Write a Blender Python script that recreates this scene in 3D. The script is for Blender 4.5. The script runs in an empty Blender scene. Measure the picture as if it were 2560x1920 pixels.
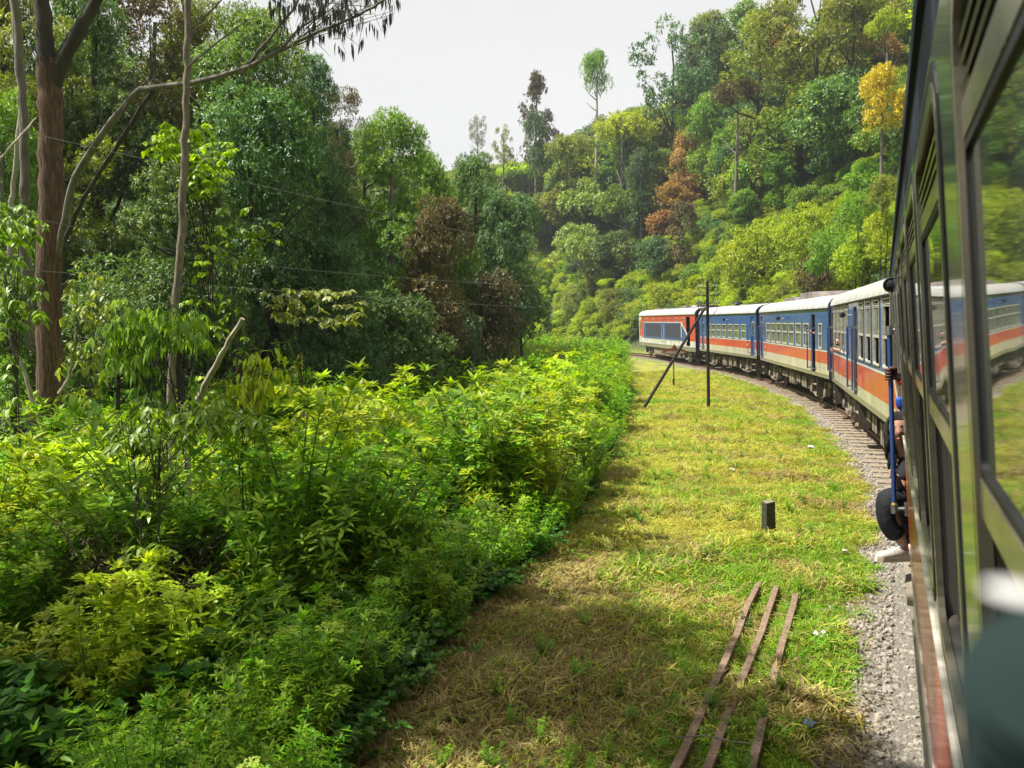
import bpy, bmesh, math, random
import numpy as np
from mathutils import Vector, Matrix

R = math.radians
SC = bpy.context.scene
COL = SC.collection

# ------------------------------------------------------------------ camera
F = 2200.0            # focal length in pixels of the 2560 wide photograph
CAM_H = 2.93          # camera leans out of a carriage window
PITCH = math.atan(155.0 / F)
cam_data = bpy.data.cameras.new('camera')
cam = bpy.data.objects.new('camera', cam_data)
COL.objects.link(cam)
SC.camera = cam
cam.location = (0, 0, CAM_H)
cam.rotation_euler = (math.pi / 2 - PITCH, 0, 0)
cam_data.sensor_width = 36.0
cam_data.lens = F / 2560.0 * 36.0
cam_data.clip_start = 0.02
cam_data.clip_end = 3000.0
cam_data.dof.use_dof = True
cam_data.dof.focus_distance = 16.0
cam_data.dof.aperture_fstop = 10.5

# ------------------------------------------------------------------ light
SUN_AZ = R(-93.0)      # from straight ahead, negative = to the left
SUN_EL = R(61.0)
SUN = Vector((math.sin(SUN_AZ) * math.cos(SUN_EL), math.cos(SUN_AZ) * math.cos(SUN_EL), math.sin(SUN_EL)))
sun_data = bpy.data.lights.new('sun', 'SUN')
sun_data.energy = 5.0
sun_data.angle = R(0.6)
sun_data.color = (1.0, 0.95, 0.86)
sun = bpy.data.objects.new('sun', sun_data)
COL.objects.link(sun)
sun.rotation_euler = SUN.to_track_quat('Z', 'Y').to_euler()
sun.location = (0, 0, 60)

world = bpy.data.worlds.new("World")
SC.world = world
world.use_nodes = True
wn, wl = world.node_tree.nodes, world.node_tree.links
wn.clear()
w_out = wn.new('ShaderNodeOutputWorld')
w_bg = wn.new('ShaderNodeBackground')
w_bg.inputs['Strength'].default_value = 0.13
w_sky = wn.new('ShaderNodeTexSky')
w_sky.sky_type = 'NISHITA'
w_sky.sun_disc = False
w_sky.sun_elevation = SUN_EL
w_sky.sun_rotation = SUN_AZ
w_sky.air_density = 1.0
w_sky.dust_density = 1.5
w_tc = wn.new('ShaderNodeTexCoord')
w_map = wn.new('ShaderNodeMapping')
w_map.inputs['Scale'].default_value = (1.0, 1.0, 2.2)
w_map.inputs['Location'].default_value = (0.35, 0.0, 0.1)
w_noise = wn.new('ShaderNodeTexNoise')
w_noise.inputs['Scale'].default_value = 1.9
w_noise.inputs['Detail'].default_value = 6.0
w_noise.inputs['Roughness'].default_value = 0.55
w_ramp = wn.new('ShaderNodeValToRGB')
w_ramp.color_ramp.elements[0].position = 0.20
w_ramp.color_ramp.elements[1].position = 0.33
w_n2 = wn.new('ShaderNodeTexNoise')
w_n2.inputs['Scale'].default_value = 1.6
w_n2.inputs['Detail'].default_value = 5.0
w_ccol = wn.new('ShaderNodeMix')
w_ccol.data_type = 'RGBA'
w_ccol.inputs['A'].default_value = (2.85, 2.88, 2.92, 1)
w_ccol.inputs['B'].default_value = (3.9, 3.9, 3.85, 1)
w_mix = wn.new('ShaderNodeMix')
w_mix.data_type = 'RGBA'
wl.new(w_tc.outputs['Generated'], w_map.inputs['Vector'])
wl.new(w_map.outputs['Vector'], w_noise.inputs['Vector'])
wl.new(w_map.outputs['Vector'], w_n2.inputs['Vector'])
wl.new(w_noise.outputs['Fac'], w_ramp.inputs['Fac'])
wl.new(w_ramp.outputs['Color'], w_mix.inputs['Factor'])
wl.new(w_n2.outputs['Fac'], w_ccol.inputs['Factor'])
wl.new(w_sky.outputs['Color'], w_mix.inputs['A'])
wl.new(w_ccol.outputs['Result'], w_mix.inputs['B'])
wl.new(w_mix.outputs['Result'], w_bg.inputs['Color'])
wl.new(w_bg.outputs['Background'], w_out.inputs['Surface'])

SC.view_settings.view_transform = 'Standard'
SC.view_settings.look = 'None'
SC.view_settings.gamma = 1.0
SC.view_settings.use_curve_mapping = False
SC.view_settings.exposure = 0.95
try:
    SC.cycles.max_bounces = 6
    SC.cycles.diffuse_bounces = 3
    SC.cycles.glossy_bounces = 3
    SC.cycles.transmission_bounces = 3
    SC.cycles.volume_bounces = 0
    SC.cycles.transparent_max_bounces = 8
    SC.cycles.use_denoising = True
    SC.cycles.caustics_reflective = False
    SC.cycles.caustics_refractive = False
except Exception:
    pass

# ------------------------------------------------------------------ helpers
def ray(px, py):
    a, b = (px - 1280) / F, -(py - 960) / F
    return np.array([a, math.cos(PITCH) + b * math.sin(PITCH), -math.sin(PITCH) + b * math.cos(PITCH)])

def at(px, py, Y):
    """point of the place seen at picture position (px, py) at distance Y ahead"""
    r = ray(px, py)
    return Vector(r * (Y / r[1])) + Vector((0, 0, CAM_H))

def ground_at(px, py, z=0.0):
    r = ray(px, py)
    s = (z - CAM_H) / r[2]
    return Vector(r * s) + Vector((0, 0, CAM_H))

D = 1.1573

def tag(o, label=None, cat=None, group=None, kind=None):
    if label: o['label'] = label
    if cat: o['category'] = cat
    if group: o['group'] = group
    if kind: o['kind'] = kind
    return o

def empty(name, loc=(0, 0, 0)):
    o = bpy.data.objects.new(name, None)
    o.empty_display_size = 0.2
    COL.objects.link(o)
    o.location = loc
    return o

def link(name, mesh, parent=None, mats=None, smooth=False, loc=None):
    o = bpy.data.objects.new(name, mesh)
    COL.objects.link(o)
    if mats:
        for m in mats:
            mesh.materials.append(m)
    if smooth:
        mesh.polygons.foreach_set('use_smooth', [True] * len(mesh.polygons))
    if parent is not None:
        o.parent = parent
    if loc is not None:
        o.location = loc
    return o

def np_mesh(name, verts, faces_flat, nper, tone=None, mat_idx=None):
    """verts (N,3), faces_flat (M,nper) ints -> mesh"""
    me = bpy.data.meshes.new(name)
    nv, nf = len(verts), len(faces_flat)
    me.vertices.add(nv)
    me.vertices.foreach_set('co', np.asarray(verts, dtype=np.float32).ravel())
    me.loops.add(nf * nper)
    me.loops.foreach_set('vertex_index', np.asarray(faces_flat, dtype=np.int32).ravel())
    me.polygons.add(nf)
    me.polygons.foreach_set('loop_start', np.arange(0, nf * nper, nper, dtype=np.int32))
    me.polygons.foreach_set('loop_total', np.full(nf, nper, dtype=np.int32))
    if mat_idx is not None:
        me.polygons.foreach_set('material_index', np.asarray(mat_idx, dtype=np.int32))
    if tone is not None:
        a = me.attributes.new('tone', 'FLOAT', 'POINT')
        a.data.foreach_set('value', np.asarray(tone, dtype=np.float32))
    me.update(calc_edges=True)
    return me

class MB:
    """collects simple solids and builds them as one mesh"""
    def __init__(s):
        s.v, s.f, s.m = [], [], []
    def add(s, vs, fs, mi=0):
        b = len(s.v)
        s.v += [tuple(v) for v in vs]
        for f in fs:
            s.f.append(tuple(b + i for i in f)); s.m.append(mi)
        return s
    def box(s, x0, x1, y0, y1, z0, z1, mi=0):
        vs = [(x0, y0, z0), (x1, y0, z0), (x1, y1, z0), (x0, y1, z0), (x0, y0, z1), (x1, y0, z1), (x1, y1, z1), (x0, y1, z1)]
        return s.add(vs, [(0, 3, 2, 1), (4, 5, 6, 7), (0, 1, 5, 4), (1, 2, 6, 5), (2, 3, 7, 6), (3, 0, 4, 7)], mi)
    def tube(s, pts, rad, n=8, mi=0, caps=True):
        pts = [Vector(p) for p in pts]
        if not hasattr(rad, '__len__'): rad = [rad] * len(pts)
        b = len(s.v)
        up = Vector((0.13, 0.31, 1)).normalized()
        for i, p in enumerate(pts):
            t = (pts[min(i + 1, len(pts) - 1)] - pts[max(i - 1, 0)])
            if t.length < 1e-9: t = Vector((0, 0, 1))
            t.normalize()
            a = t.cross(up)
            if a.length < 0.05: a = t.cross(Vector((1, 0, 0)))
            a.normalize(); c = t.cross(a)
            for k in range(n):
                an = 2 * math.pi * k / n
                s.v.append(tuple(p + (a * math.cos(an) + c * math.sin(an)) * rad[i]))
        for i in range(len(pts) - 1):
            for k in range(n):
                k2 = (k + 1) % n
                s.f.append((b + i * n + k, b + i * n + k2, b + (i + 1) * n + k2, b + (i + 1) * n + k)); s.m.append(mi)
        if caps:
            s.f.append(tuple(b + k for k in reversed(range(n)))); s.m.append(mi)
            e = b + (len(pts) - 1) * n
            s.f.append(tuple(e + k for k in range(n))); s.m.append(mi)
        return s
    def lathe(s, prof, axis='y', c=(0, 0, 0), n=20, mi=0):
        """prof: list of (r, h) along the axis"""
        b = len(s.v)
        for r, h in prof:
            for k in range(n):
                a = 2 * math.pi * k / n
                u, w = r * math.cos(a), r * math.sin(a)
                p = {'y': (u, h, w), 'z': (u, w, h), 'x': (h, u, w)}[axis]
                s.v.append((p[0] + c[0], p[1] + c[1], p[2] + c[2]))
        for i in range(len(prof) - 1):
            for k in range(n):
                k2 = (k + 1) % n
                s.f.append((b + i * n + k, b + i * n + k2, b + (i + 1) * n + k2, b + (i + 1) * n + k)); s.m.append(mi)
        s.f.append(tuple(b + k for k in range(n))); s.m.append(mi)
        e = b + (len(prof) - 1) * n
        s.f.append(tuple(e + k for k in range(n))); s.m.append(mi)
        return s
    def prism(s, poly, y0, y1, mi=0):
        """poly in (x,z), extruded along y"""
        n = len(poly)
        vs = [(x, y0, z) for x, z in poly] + [(x, y1, z) for x, z in poly]
        fs = [tuple(range(n)), tuple(reversed(range(n, 2 * n)))]
        fs += [(i, (i + 1) % n, n + (i + 1) % n, n + i) for i in range(n)]
        return s.add(vs, fs, mi)
    def ring(s, xa, xb, za, zb, w, y0, y1, rc=0.07, mi=0, seg=4):
        """rounded rectangular frame in the xz plane"""
        def loop(xa, xb, za, zb, r):
            out = []
            for cx, cz, a0 in ((xb - r, zb - r, 0), (xa + r, zb - r, 90), (xa + r, za + r, 180), (xb - r, za + r, 270)):
                for k in range(seg + 1):
                    a = R(a0 + 90 * k / seg)
                    out.append((cx + r * math.cos(a), cz + r * math.sin(a)))
            return out
        o = loop(xa, xb, za, zb, rc); i = loop(xa + w, xb - w, za + w, zb - w, max(rc - w, 0.008))
        n = len(o)
        vs = [(x, y1, z) for x, z in o] + [(x, y1, z) for x, z in i] + [(x, y0, z) for x, z in o] + [(x, y0, z) for x, z in i]
        fs = []
        for k in range(n):
            j = (k + 1) % n
            fs += [(k, j, n + j, n + k), (2 * n + k, 3 * n + k, 3 * n + j, 2 * n + j), (k, 2 * n + k, 2 * n + j, j), (n + k, n + j, 3 * n + j, 3 * n + k)]
        return s.add(vs, fs, mi)
    def mesh(s, name):
        me = bpy.data.meshes.new(name)
        me.from_pydata(s.v, [], s.f)
        me.polygons.foreach_set('material_index', s.m)
        me.update()
        return me
    def build(s, name, mats, parent=None, smooth=False, loc=None, bevel=0):
        if not isinstance(mats, (list, tuple)): mats = [mats]
        o = link(name, s.mesh(name), parent, mats, False, loc)
        bm = bmesh.new(); bm.from_mesh(o.data)
        bmesh.ops.recalc_face_normals(bm, faces=bm.faces)
        if bevel:
            bmesh.ops.bevel(bm, geom=[e for e in bm.edges if len(e.link_faces) == 2 and e.calc_face_angle(0) > 0.6], offset=bevel, segments=2, affect='EDGES', profile=0.6, clamp_overlap=True)
        bm.to_mesh(o.data); bm.free()
        if smooth:
            o.data.polygons.foreach_set('use_smooth', [True] * len(o.data.polygons))
            try:
                o.data.set_sharp_from_angle(angle=R(40))
            except Exception:
                pass
        return o

# ------------------------------------------------------------------ materials
def new_mat(name):
    m = bpy.data.materials.new(name)
    m.use_nodes = True
    nt = m.node_tree
    return m, nt, nt.nodes['Principled BSDF'], nt.nodes['Material Output']

def mat(name, col, rough=0.6, metal=0.0, var=0.25, scale=8.0, bump=0.0, bscale=40.0, ior=1.45, coat=0.0, col2=None, dirt=None, dirt_amt=0.0, stretch=(1, 1, 1)):
    m, nt, p, out = new_mat(name)
    N, L = nt.nodes, nt.links
    tc = N.new('ShaderNodeTexCoord')
    mp = N.new('ShaderNodeMapping'); mp.inputs['Scale'].default_value = stretch
    L.new(tc.outputs['Object'], mp.inputs['Vector'])
    no = N.new('ShaderNodeTexNoise'); no.inputs['Scale'].default_value = scale; no.inputs['Detail'].default_value = 6; no.inputs['Roughness'].default_value = 0.6
    L.new(mp.outputs['Vector'], no.inputs['Vector'])
    rp = N.new('ShaderNodeValToRGB'); rp.color_ramp.elements[0].position = 0.3; rp.color_ramp.elements[1].position = 0.72
    c2 = col2 if col2 else tuple(c * (1 - var) for c in col)
    rp.color_ramp.elements[0].color = (*c2, 1)
    rp.color_ramp.elements[1].color = (*(min(1, c * (1 + var * 0.4)) for c in col), 1)
    L.new(no.outputs['Fac'], rp.inputs['Fac'])
    last = rp.outputs['Color']
    if dirt:
        n2 = N.new('ShaderNodeTexNoise'); n2.inputs['Scale'].default_value = scale * 3.1; n2.inputs['Detail'].default_value = 8; n2.inputs['Roughness'].default_value = 0.7
        L.new(mp.outputs['Vector'], n2.inputs['Vector'])
        r2 = N.new('ShaderNodeValToRGB'); r2.color_ramp.elements[0].position = 0.5 - dirt_amt * 0.4; r2.color_ramp.elements[1].position = 0.78
        L.new(n2.outputs['Fac'], r2.inputs['Fac'])
        mx = N.new('ShaderNodeMix'); mx.data_type = 'RGBA'
        L.new(r2.outputs['Color'], mx.inputs['Factor']); L.new(last, mx.inputs['A']); mx.inputs['B'].default_value = (*dirt, 1)
        last = mx.outputs['Result']
    L.new(last, p.inputs['Base Color'])
    rr = N.new('ShaderNodeMapRange'); rr.inputs['To Min'].default_value = max(0.02, rough - 0.08); rr.inputs['To Max'].default_value = min(1, rough + 0.1)
    L.new(no.outputs['Fac'], rr.inputs['Value']); L.new(rr.outputs['Result'], p.inputs['Roughness'])
    p.inputs['Metallic'].default_value = metal
    p.inputs['IOR'].default_value = ior
    if coat: p.inputs['Coat Weight'].default_value = coat; p.inputs['Coat Roughness'].default_value = 0.06
    if bump:
        n3 = N.new('ShaderNodeTexNoise'); n3.inputs['Scale'].default_value = bscale; n3.inputs['Detail'].default_value = 5
        L.new(mp.outputs['Vector'], n3.inputs['Vector'])
        bp = N.new('ShaderNodeBump'); bp.inputs['Strength'].default_value = bump; bp.inputs['Distance'].default_value = 0.02
        L.new(n3.outputs['Fac'], bp.inputs['Height']); L.new(bp.outputs['Normal'], p.inputs['Normal'])
    return m

def leaf_mat(name, lo, mid, hi, trans=0.32, rough=0.45, spec=0.5, hue=0.015):
    """foliage: colour follows the leaf's own tone; thin leaves let light through"""
    m, nt, p, out = new_mat(name)
    N, L = nt.nodes, nt.links
    at_ = N.new('ShaderNodeAttribute'); at_.attribute_name = 'tone'
    rp = N.new('ShaderNodeValToRGB')
    rp.color_ramp.elements[0].color = (*lo, 1); rp.color_ramp.elements[1].color = (*hi, 1)
    e = rp.color_ramp.elements.new(0.5); e.color = (*mid, 1)
    L.new(at_.outputs['Fac'], rp.inputs['Fac'])
    oi = N.new('ShaderNodeObjectInfo')
    hs = N.new('ShaderNodeHueSaturation')
    mr = N.new('ShaderNodeMapRange'); mr.inputs['To Min'].default_value = 0.5 - hue; mr.inputs['To Max'].default_value = 0.5 + hue
    mv = N.new('ShaderNodeMapRange'); mv.inputs['To Min'].default_value = 0.8; mv.inputs['To Max'].default_value = 1.2
    L.new(oi.outputs['Random'], mr.inputs['Value']); L.new(oi.outputs['Random'], mv.inputs['Value'])
    L.new(mr.outputs['Result'], hs.inputs['Hue']); L.new(mv.outputs['Result'], hs.inputs['Value'])
    L.new(rp.outputs['Color'], hs.inputs['Color'])
    L.new(hs.outputs['Color'], p.inputs['Base Color'])
    p.inputs['Roughness'].default_value = rough
    p.inputs['Specular IOR Level'].default_value = spec
    tr = N.new('ShaderNodeBsdfTranslucent')
    bc = N.new('ShaderNodeMix'); bc.data_type = 'RGBA'; bc.blend_type = 'MULTIPLY'; bc.inputs['Factor'].default_value = 1.0
    bc.inputs['B'].default_value = (1.5, 1.55, 0.6, 1)
    L.new(hs.outputs['Color'], bc.inputs['A']); L.new(bc.outputs['Result'], tr.inputs['Color'])
    mx = N.new('ShaderNodeMixShader'); mx.inputs['Fac'].default_value = trans
    L.new(p.outputs['BSDF'], mx.inputs[1]); L.new(tr.outputs['BSDF'], mx.inputs[2])
    L.new(mx.outputs['Shader'], out.inputs['Surface'])
    return m

LM = {
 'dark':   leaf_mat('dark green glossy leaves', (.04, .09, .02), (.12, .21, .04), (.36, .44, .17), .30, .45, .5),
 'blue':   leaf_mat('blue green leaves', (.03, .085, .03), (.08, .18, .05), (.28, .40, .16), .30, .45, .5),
 'mid':    leaf_mat('mid green leaves', (.06, .13, .012), (.18, .31, .02), (.36, .48, .05), .34),
 'olive':  leaf_mat('olive leaves', (.09, .12, .015), (.24, .28, .025), (.42, .45, .06), .34),
 'bright': leaf_mat('bright yellow green leaves', (.13, .20, .008), (.34, .44, .012), (.56, .62, .03), .4),
 'lime':   leaf_mat('lime leaves', (.17, .24, .008), (.42, .50, .015), (.62, .66, .05), .4),
 'pale':   leaf_mat('pale green leaves', (.10, .15, .025), (.30, .37, .07), (.60, .64, .25), .3),
 'rust':   leaf_mat('rusty orange leaves', (.14, .09, .025), (.38, .20, .055), (.66, .38, .12), .3),
 'brown':  leaf_mat('brownish leaves', (.06, .07, .02), (.15, .12, .04), (.32, .21, .09), .25),
 'gold':   leaf_mat('golden yellow leaves', (.25, .18, .015), (.52, .38, .02), (.70, .50, .05), .36),
 'weed':   leaf_mat('weed leaves', (.04, .13, .006), (.17, .34, .010), (.42, .58, .03), .42, .5, .4, .02),
 'broad':  leaf_mat('nettle leaves', (.025, .08, .010), (.07, .18, .018), (.16, .34, .03), .38, .5, .35, .02),
 'dead':   leaf_mat('dead stems', (.05, .035, .02), (.11, .08, .05), (.2, .15, .1), .1, .8, .2),
 'flower': leaf_mat('cream flower heads', (.5, .5, .33), (.65, .66, .48), (.8, .8, .66), .2, .8, .2),
 'grass':  leaf_mat('green grass blades', (.06, .14, .01), (.17, .31, .012), (.36, .48, .03), .3, .6, .3, .03),
 'ygrass': leaf_mat('yellow grass blades', (.19, .215, .02), (.39, .385, .04), (.58, .54, .11), .3, .6, .3, .03),
 'straw':  leaf_mat('cut dry grass', (.13, .10, .035), (.32, .25, .095), (.56, .46, .21), .2, .75, .2, .03),
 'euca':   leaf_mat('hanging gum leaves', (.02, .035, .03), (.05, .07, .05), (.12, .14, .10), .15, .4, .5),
 'mist':   leaf_mat('leaves with painted haze', (.22, .24, .21), (.32, .34, .30), (.42, .43, .39), .2, .7, .2),  # haze put into the leaf colour of the far ridge tree
}
BARK = {
 'brown': mat('red brown bark', (.068, .040, .028), .9, var=.7, scale=9, bump=1.0, bscale=34, col2=(.028, .018, .014), stretch=(1, 1, .14), dirt=(.26, .15, .09), dirt_amt=.25),
 'grey': mat('grey bark', (.20, .18, .15), .9, var=.5, scale=7, bump=.6, bscale=30, stretch=(1, 1, .3)),
 'slim': mat('grey brown slim bark', (.20, .165, .12), .85, var=.55, scale=11, bump=.7, bscale=40, col2=(.07, .055, .04), stretch=(1, 1, .25), dirt=(.34, .30, .24), dirt_amt=.2),
 'pale': mat('pale bark', (.42, .38, .31), .8, var=.4, scale=9, bump=.4, bscale=30, col2=(.2, .17, .13), stretch=(1, 1, .35)),
 'dark': mat('dark bark', (.06, .05, .04), .9, var=.5, scale=7, bump=.5, bscale=30, stretch=(1, 1, .3)),
 'mist': mat('bark with painted haze', (.34, .34, .32), .9, var=.2, scale=3),  # pale because distance haze is painted into the bark tone
}

# ------------------------------------------------------------------ track line and terrain
def car_frame(thd, d, tilt):
    th = R(thd); T = math.tan(R(tilt))
    e = Vector((math.sin(th), math.cos(th), 0)); n = Vector((math.cos(th), -math.sin(th), 0))
    P0 = n * d
    z = (Vector((0, 0, 1)) - n * T).normalized()
    y = z.cross(e).normalized()
    return P0, e, y, z
CARS = {0: (22.9, .3056, 4.5, -9.0, 13.0), 1: (15.5, 2.4, 2.0, 13.6, 29.8), 2: (7.5, 6.6, 2.0, 30.0, 45.2), 3: (-.5, 13.0, 2.0, 45.1, 58.3), 4: (-4.0, 16.6, 2.0, 58.6, 76.3)}
ctrl = [Vector((-9.0, -32.0)), Vector((-5.2, -22.0))]
for k in range(5):
    P0, e, y, z = car_frame(*CARS[k][:3])
    t0, t1 = CARS[k][3:]
    for t in ((t0 * .82 + t1 * .18), (t0 * .18 + t1 * .82)):
        p = P0 + e * t - Vector((y.x, y.y, 0)).normalized() * 1.45
        ctrl.append(Vector((p.x, p.y)))
ctrl += [Vector((10.9, 84)), Vector((7.2, 95)), Vector((0, 105)), Vector((-11, 112)), Vector((-26, 117)), Vector((-45, 119))]
def catmull(P, n=8):
    out = []
    for i in range(1, len(P) - 2):
        p0, p1, p2, p3 = P[i - 1], P[i], P[i + 1], P[i + 2]
        for k in range(n):
            t = k / n
            out.append(.5 * ((2 * p1) + (p2 - p0) * t + (2 * p0 - 5 * p1 + 4 * p2 - p3) * t * t + (3 * p1 - p0 - 3 * p2 + p3) * t ** 3))
    out.append(P[-2])
    return out
TRK = catmull(ctrl)
for _ in range(4):   # relax the curve
    TRK = [TRK[0]] + [(TRK[i - 1] + 2 * TRK[i] + TRK[i + 1]) / 4 for i in range(1, len(TRK) - 1)] + [TRK[-1]]
TA = np.array([(p.x, p.y) for p in TRK])

def lateral(x, y):
    """signed distance to the track's middle, positive on the right (hill) side"""
    x = np.asarray(x, float).ravel(); y = np.asarray(y, float).ravel()
    best = np.full(x.shape, 1e9); sg = np.zeros(x.shape)
    for i in range(len(TA) - 1):
        a, b = TA[i], TA[i + 1]
        d = b - a; L2 = d @ d
        t = np.clip(((x - a[0]) * d[0] + (y - a[1]) * d[1]) / L2, 0, 1)
        qx, qy = a[0] + t * d[0], a[1] + t * d[1]
        dist = np.hypot(x - qx, y - qy)
        s = (x - a[0]) * d[1] - (y - a[1]) * d[0]
        m = dist < best
        best[m] = dist[m]; sg[m] = np.sign(s[m])
    return best * sg

EDGE = [(-2.6, -8), (-2.2, 0), (-1.7, 3.5), (-1.3, 5), (-1.19, 5.98), (-1.01, 6.5), (-.89, 7.31), (-.38, 9.21), (.14, 10.67), (.97, 13.63), (1.72, 17.6), (2.27, 20.96), (4.02, 31.9), (4.7, 36), (6.2, 48), (7.4, 59), (7.4, 70), (5, 82), (0, 94)]
EY = np.array([e[1] for e in EDGE], float); EX = np.array([e[0] for e in EDGE], float)
def smooth_noise(x, y, s, seed=0):
    r = np.random.RandomState(seed)
    out = 0
    for k in range(6):
        a = r.uniform(0, 2 * np.pi); f = s * (1 + .35 * k); ph = r.uniform(0, 6.28)
        out = out + np.sin((x * np.cos(a) + y * np.sin(a)) * f + ph) / 6
    return out
def terrain(x, y):
    x = np.asarray(x, float); y = np.asarray(y, float); sh = x.shape
    x = x.ravel(); y = y.ravel()
    d = lateral(x, y)
    z = np.full(x.shape, -.10)
    z -= .07 * np.clip(1 - np.abs(np.abs(d) - 0) / 2.2, 0, 1) ** .3 * (np.abs(d) < 2.2)
    # hill on the right of the line
    cap = 48 - 14 * np.clip((y - 95) / 45, 0, 1) - 6 * np.clip((-x) / 30, 0, 1)
    dd = np.clip(d - 2.9, 0, None)
    hill = cap * (1 - np.exp(-dd / 36)) + 0.9 * smooth_noise(x, y, .22, 3) * np.clip(dd / 6, 0, 1)
    z += np.where(d > 2.9, np.maximum(hill, 0), 0)
    # left side drops off the formation
    xe = np.interp(y, EY, EX)
    dl = np.clip(xe - x, 0, None)
    z -= np.where((d < 0) | (y < 0), 1.0 * (1 - np.exp(-dl / 3.0)), 0)
    far = np.clip((dl - 12) / 50, 0, 1)
    z -= np.where(d < 0, far * 3, 0)
    z += .03 * smooth_noise(x, y, 2.3, 5) * (np.abs(d) > 1.8)
    return z.reshape(sh)
def tz(x, y):
    return float(terrain(np.array([x]), np.array([y]))[0])
def hit(px, py, lo=30, hi=240):
    """where the line of sight meets the terrain"""
    r = ray(px, py); r = r / r[1]
    Y = np.arange(lo, hi, .5)
    X = r[0] * Y; Z = CAM_H + r[2] * Y
    g = terrain(X, Y)
    k = np.nonzero(Z <= g)[0]
    if len(k): i = k[0]
    else: return None
    return Vector((X[i], Y[i], g[i]))

def grid_mesh(name, xs, ys):
    X, Y = np.meshgrid(xs, ys)
    Z = terrain(X, Y)
    v = np.stack([X.ravel(), Y.ravel(), Z.ravel()], 1)
    nx, ny = len(xs), len(ys)
    i, j = np.meshgrid(np.arange(nx - 1), np.arange(ny - 1))
    a = (j * nx + i).ravel()
    f = np.stack([a, a + 1, a + nx + 1, a + nx], 1)
    me = np_mesh(name, v, f, 4)
    return me, v

def axis_pts(segs):
    out = []
    for a, b, st in segs:
        out += list(np.arange(a, b, st))
    return np.array(out + [segs[-1][1]])
xs = axis_pts([(-600, -120, 40), (-120, -30, 6), (-30, -8, 1.5), (-8, 16, .3), (16, 60, 1.5), (60, 150, 6), (150, 600, 45)])
ys = axis_pts([(-300, -60, 30), (-60, -8, 4), (-8, 4, .6), (4, 36, .3), (36, 100, 1.2), (100, 160, 4), (160, 900, 60)])
gme, gv = grid_mesh('ground', xs, ys)
lat = lateral(gv[:, 0], gv[:, 1])
xe = np.interp(gv[:, 1], EY, EX)
def zone(x, y, lat):
    """ground cover: returns stone, green, straw amounts"""
    jag = .22 * smooth_noise(x, y, 2.1, 11) + .14 * smooth_noise(x, y, 6.0, 12)
    stone = np.clip((2.14 + .12 * np.clip((10 - y) / 4, 0, 1) + jag * 1.2 - np.abs(lat)) / .3, 0, 1)
    n1 = smooth_noise(x, y, .8, 21) + .6 * smooth_noise(x, y, 2.2, 22)
    near = np.clip((12.3 - y) / 2.0, 0, 1)
    leftish = np.clip((1.55 + .1 * (y - 8) - x) / 1.0, 0, 1)
    straw = np.clip(near * leftish * (.95 + .7 * smooth_noise(x, y, 3.1, 25)) + np.clip(smooth_noise(x, y, 1.4, 23) + .5 * smooth_noise(x, y, 4.0, 24) - .12, 0, 1) * 1.5, 0, 1)
    edge_green = np.clip(1 - np.abs(np.abs(lat) - 2.5) / .6, 0, 1)
    green = np.clip(.22 + near * .8 + n1 * .75 + edge_green * .5, 0, 1) * (1 - straw * .85)
    return stone, green, straw
st, gr, sw = zone(gv[:, 0], gv[:, 1], lat)
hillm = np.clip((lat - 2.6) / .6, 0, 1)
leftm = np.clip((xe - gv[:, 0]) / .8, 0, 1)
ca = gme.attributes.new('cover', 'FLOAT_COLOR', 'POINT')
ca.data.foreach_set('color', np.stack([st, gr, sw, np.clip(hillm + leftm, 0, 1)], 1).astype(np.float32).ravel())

gm, nt, p, out = new_mat('ground earth and grass')
N, L = nt.nodes, nt.links
a_ = N.new('ShaderNodeAttribute'); a_.attribute_name = 'cover'
sep = N.new('ShaderNodeSeparateColor'); L.new(a_.outputs['Color'], sep.inputs['Color'])
tc = N.new('ShaderNodeTexCoord')
def nz(scale, det=6):
    n = N.new('ShaderNodeTexNoise'); n.inputs['Scale'].default_value = scale; n.inputs['Detail'].default_value = det; n.inputs['Roughness'].default_value = .65
    L.new(tc.outputs['Object'], n.inputs['Vector']); return n
def ramp(src, c1, c2, p1=.35, p2=.68):
    r = N.new('ShaderNodeValToRGB'); r.color_ramp.elements[0].color = (*c1, 1); r.color_ramp.elements[1].color = (*c2, 1)
    r.color_ramp.elements[0].position = p1; r.color_ramp.elements[1].position = p2
    L.new(src, r.inputs['Fac']); return r.outputs['Color']
def mixc(fac, A, B):
    m = N.new('ShaderNodeMix'); m.data_type = 'RGBA'; L.new(fac, m.inputs['Factor']); L.new(A, m.inputs['A']); L.new(B, m.inputs['B']); return m.outputs['Result']
fine, mid_, vf = nz(28), nz(3.5), nz(90)
yel = ramp(fine.outputs['Fac'], (.18, .19, .025), (.42, .40, .06))
grn = ramp(fine.outputs['Fac'], (.05, .10, .012), (.20, .28, .03))
stw = ramp(fine.outputs['Fac'], (.045, .04, .02), (.19, .15, .065))
sto = ramp(vf.outputs['Fac'], (.09, .08, .065), (.36, .33, .28))
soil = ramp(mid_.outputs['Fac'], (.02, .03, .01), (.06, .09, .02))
c = mixc(sep.outputs['Green'], yel, grn)
c = mixc(sep.outputs['Blue'], c, stw)
c = mixc(sep.outputs['Red'], c, sto)
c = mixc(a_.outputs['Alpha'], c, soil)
L.new(c, p.inputs['Base Color']); p.inputs['Roughness'].default_value = .95
bp = N.new('ShaderNodeBump'); bp.inputs['Strength'].default_value = .8; bp.inputs['Distance'].default_value = .05
L.new(fine.outputs['Fac'], bp.inputs['Height']); L.new(bp.outputs['Normal'], p.inputs['Normal'])
g = link('ground', gme, None, [gm], smooth=True)
tag(g, kind='structure')

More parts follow.
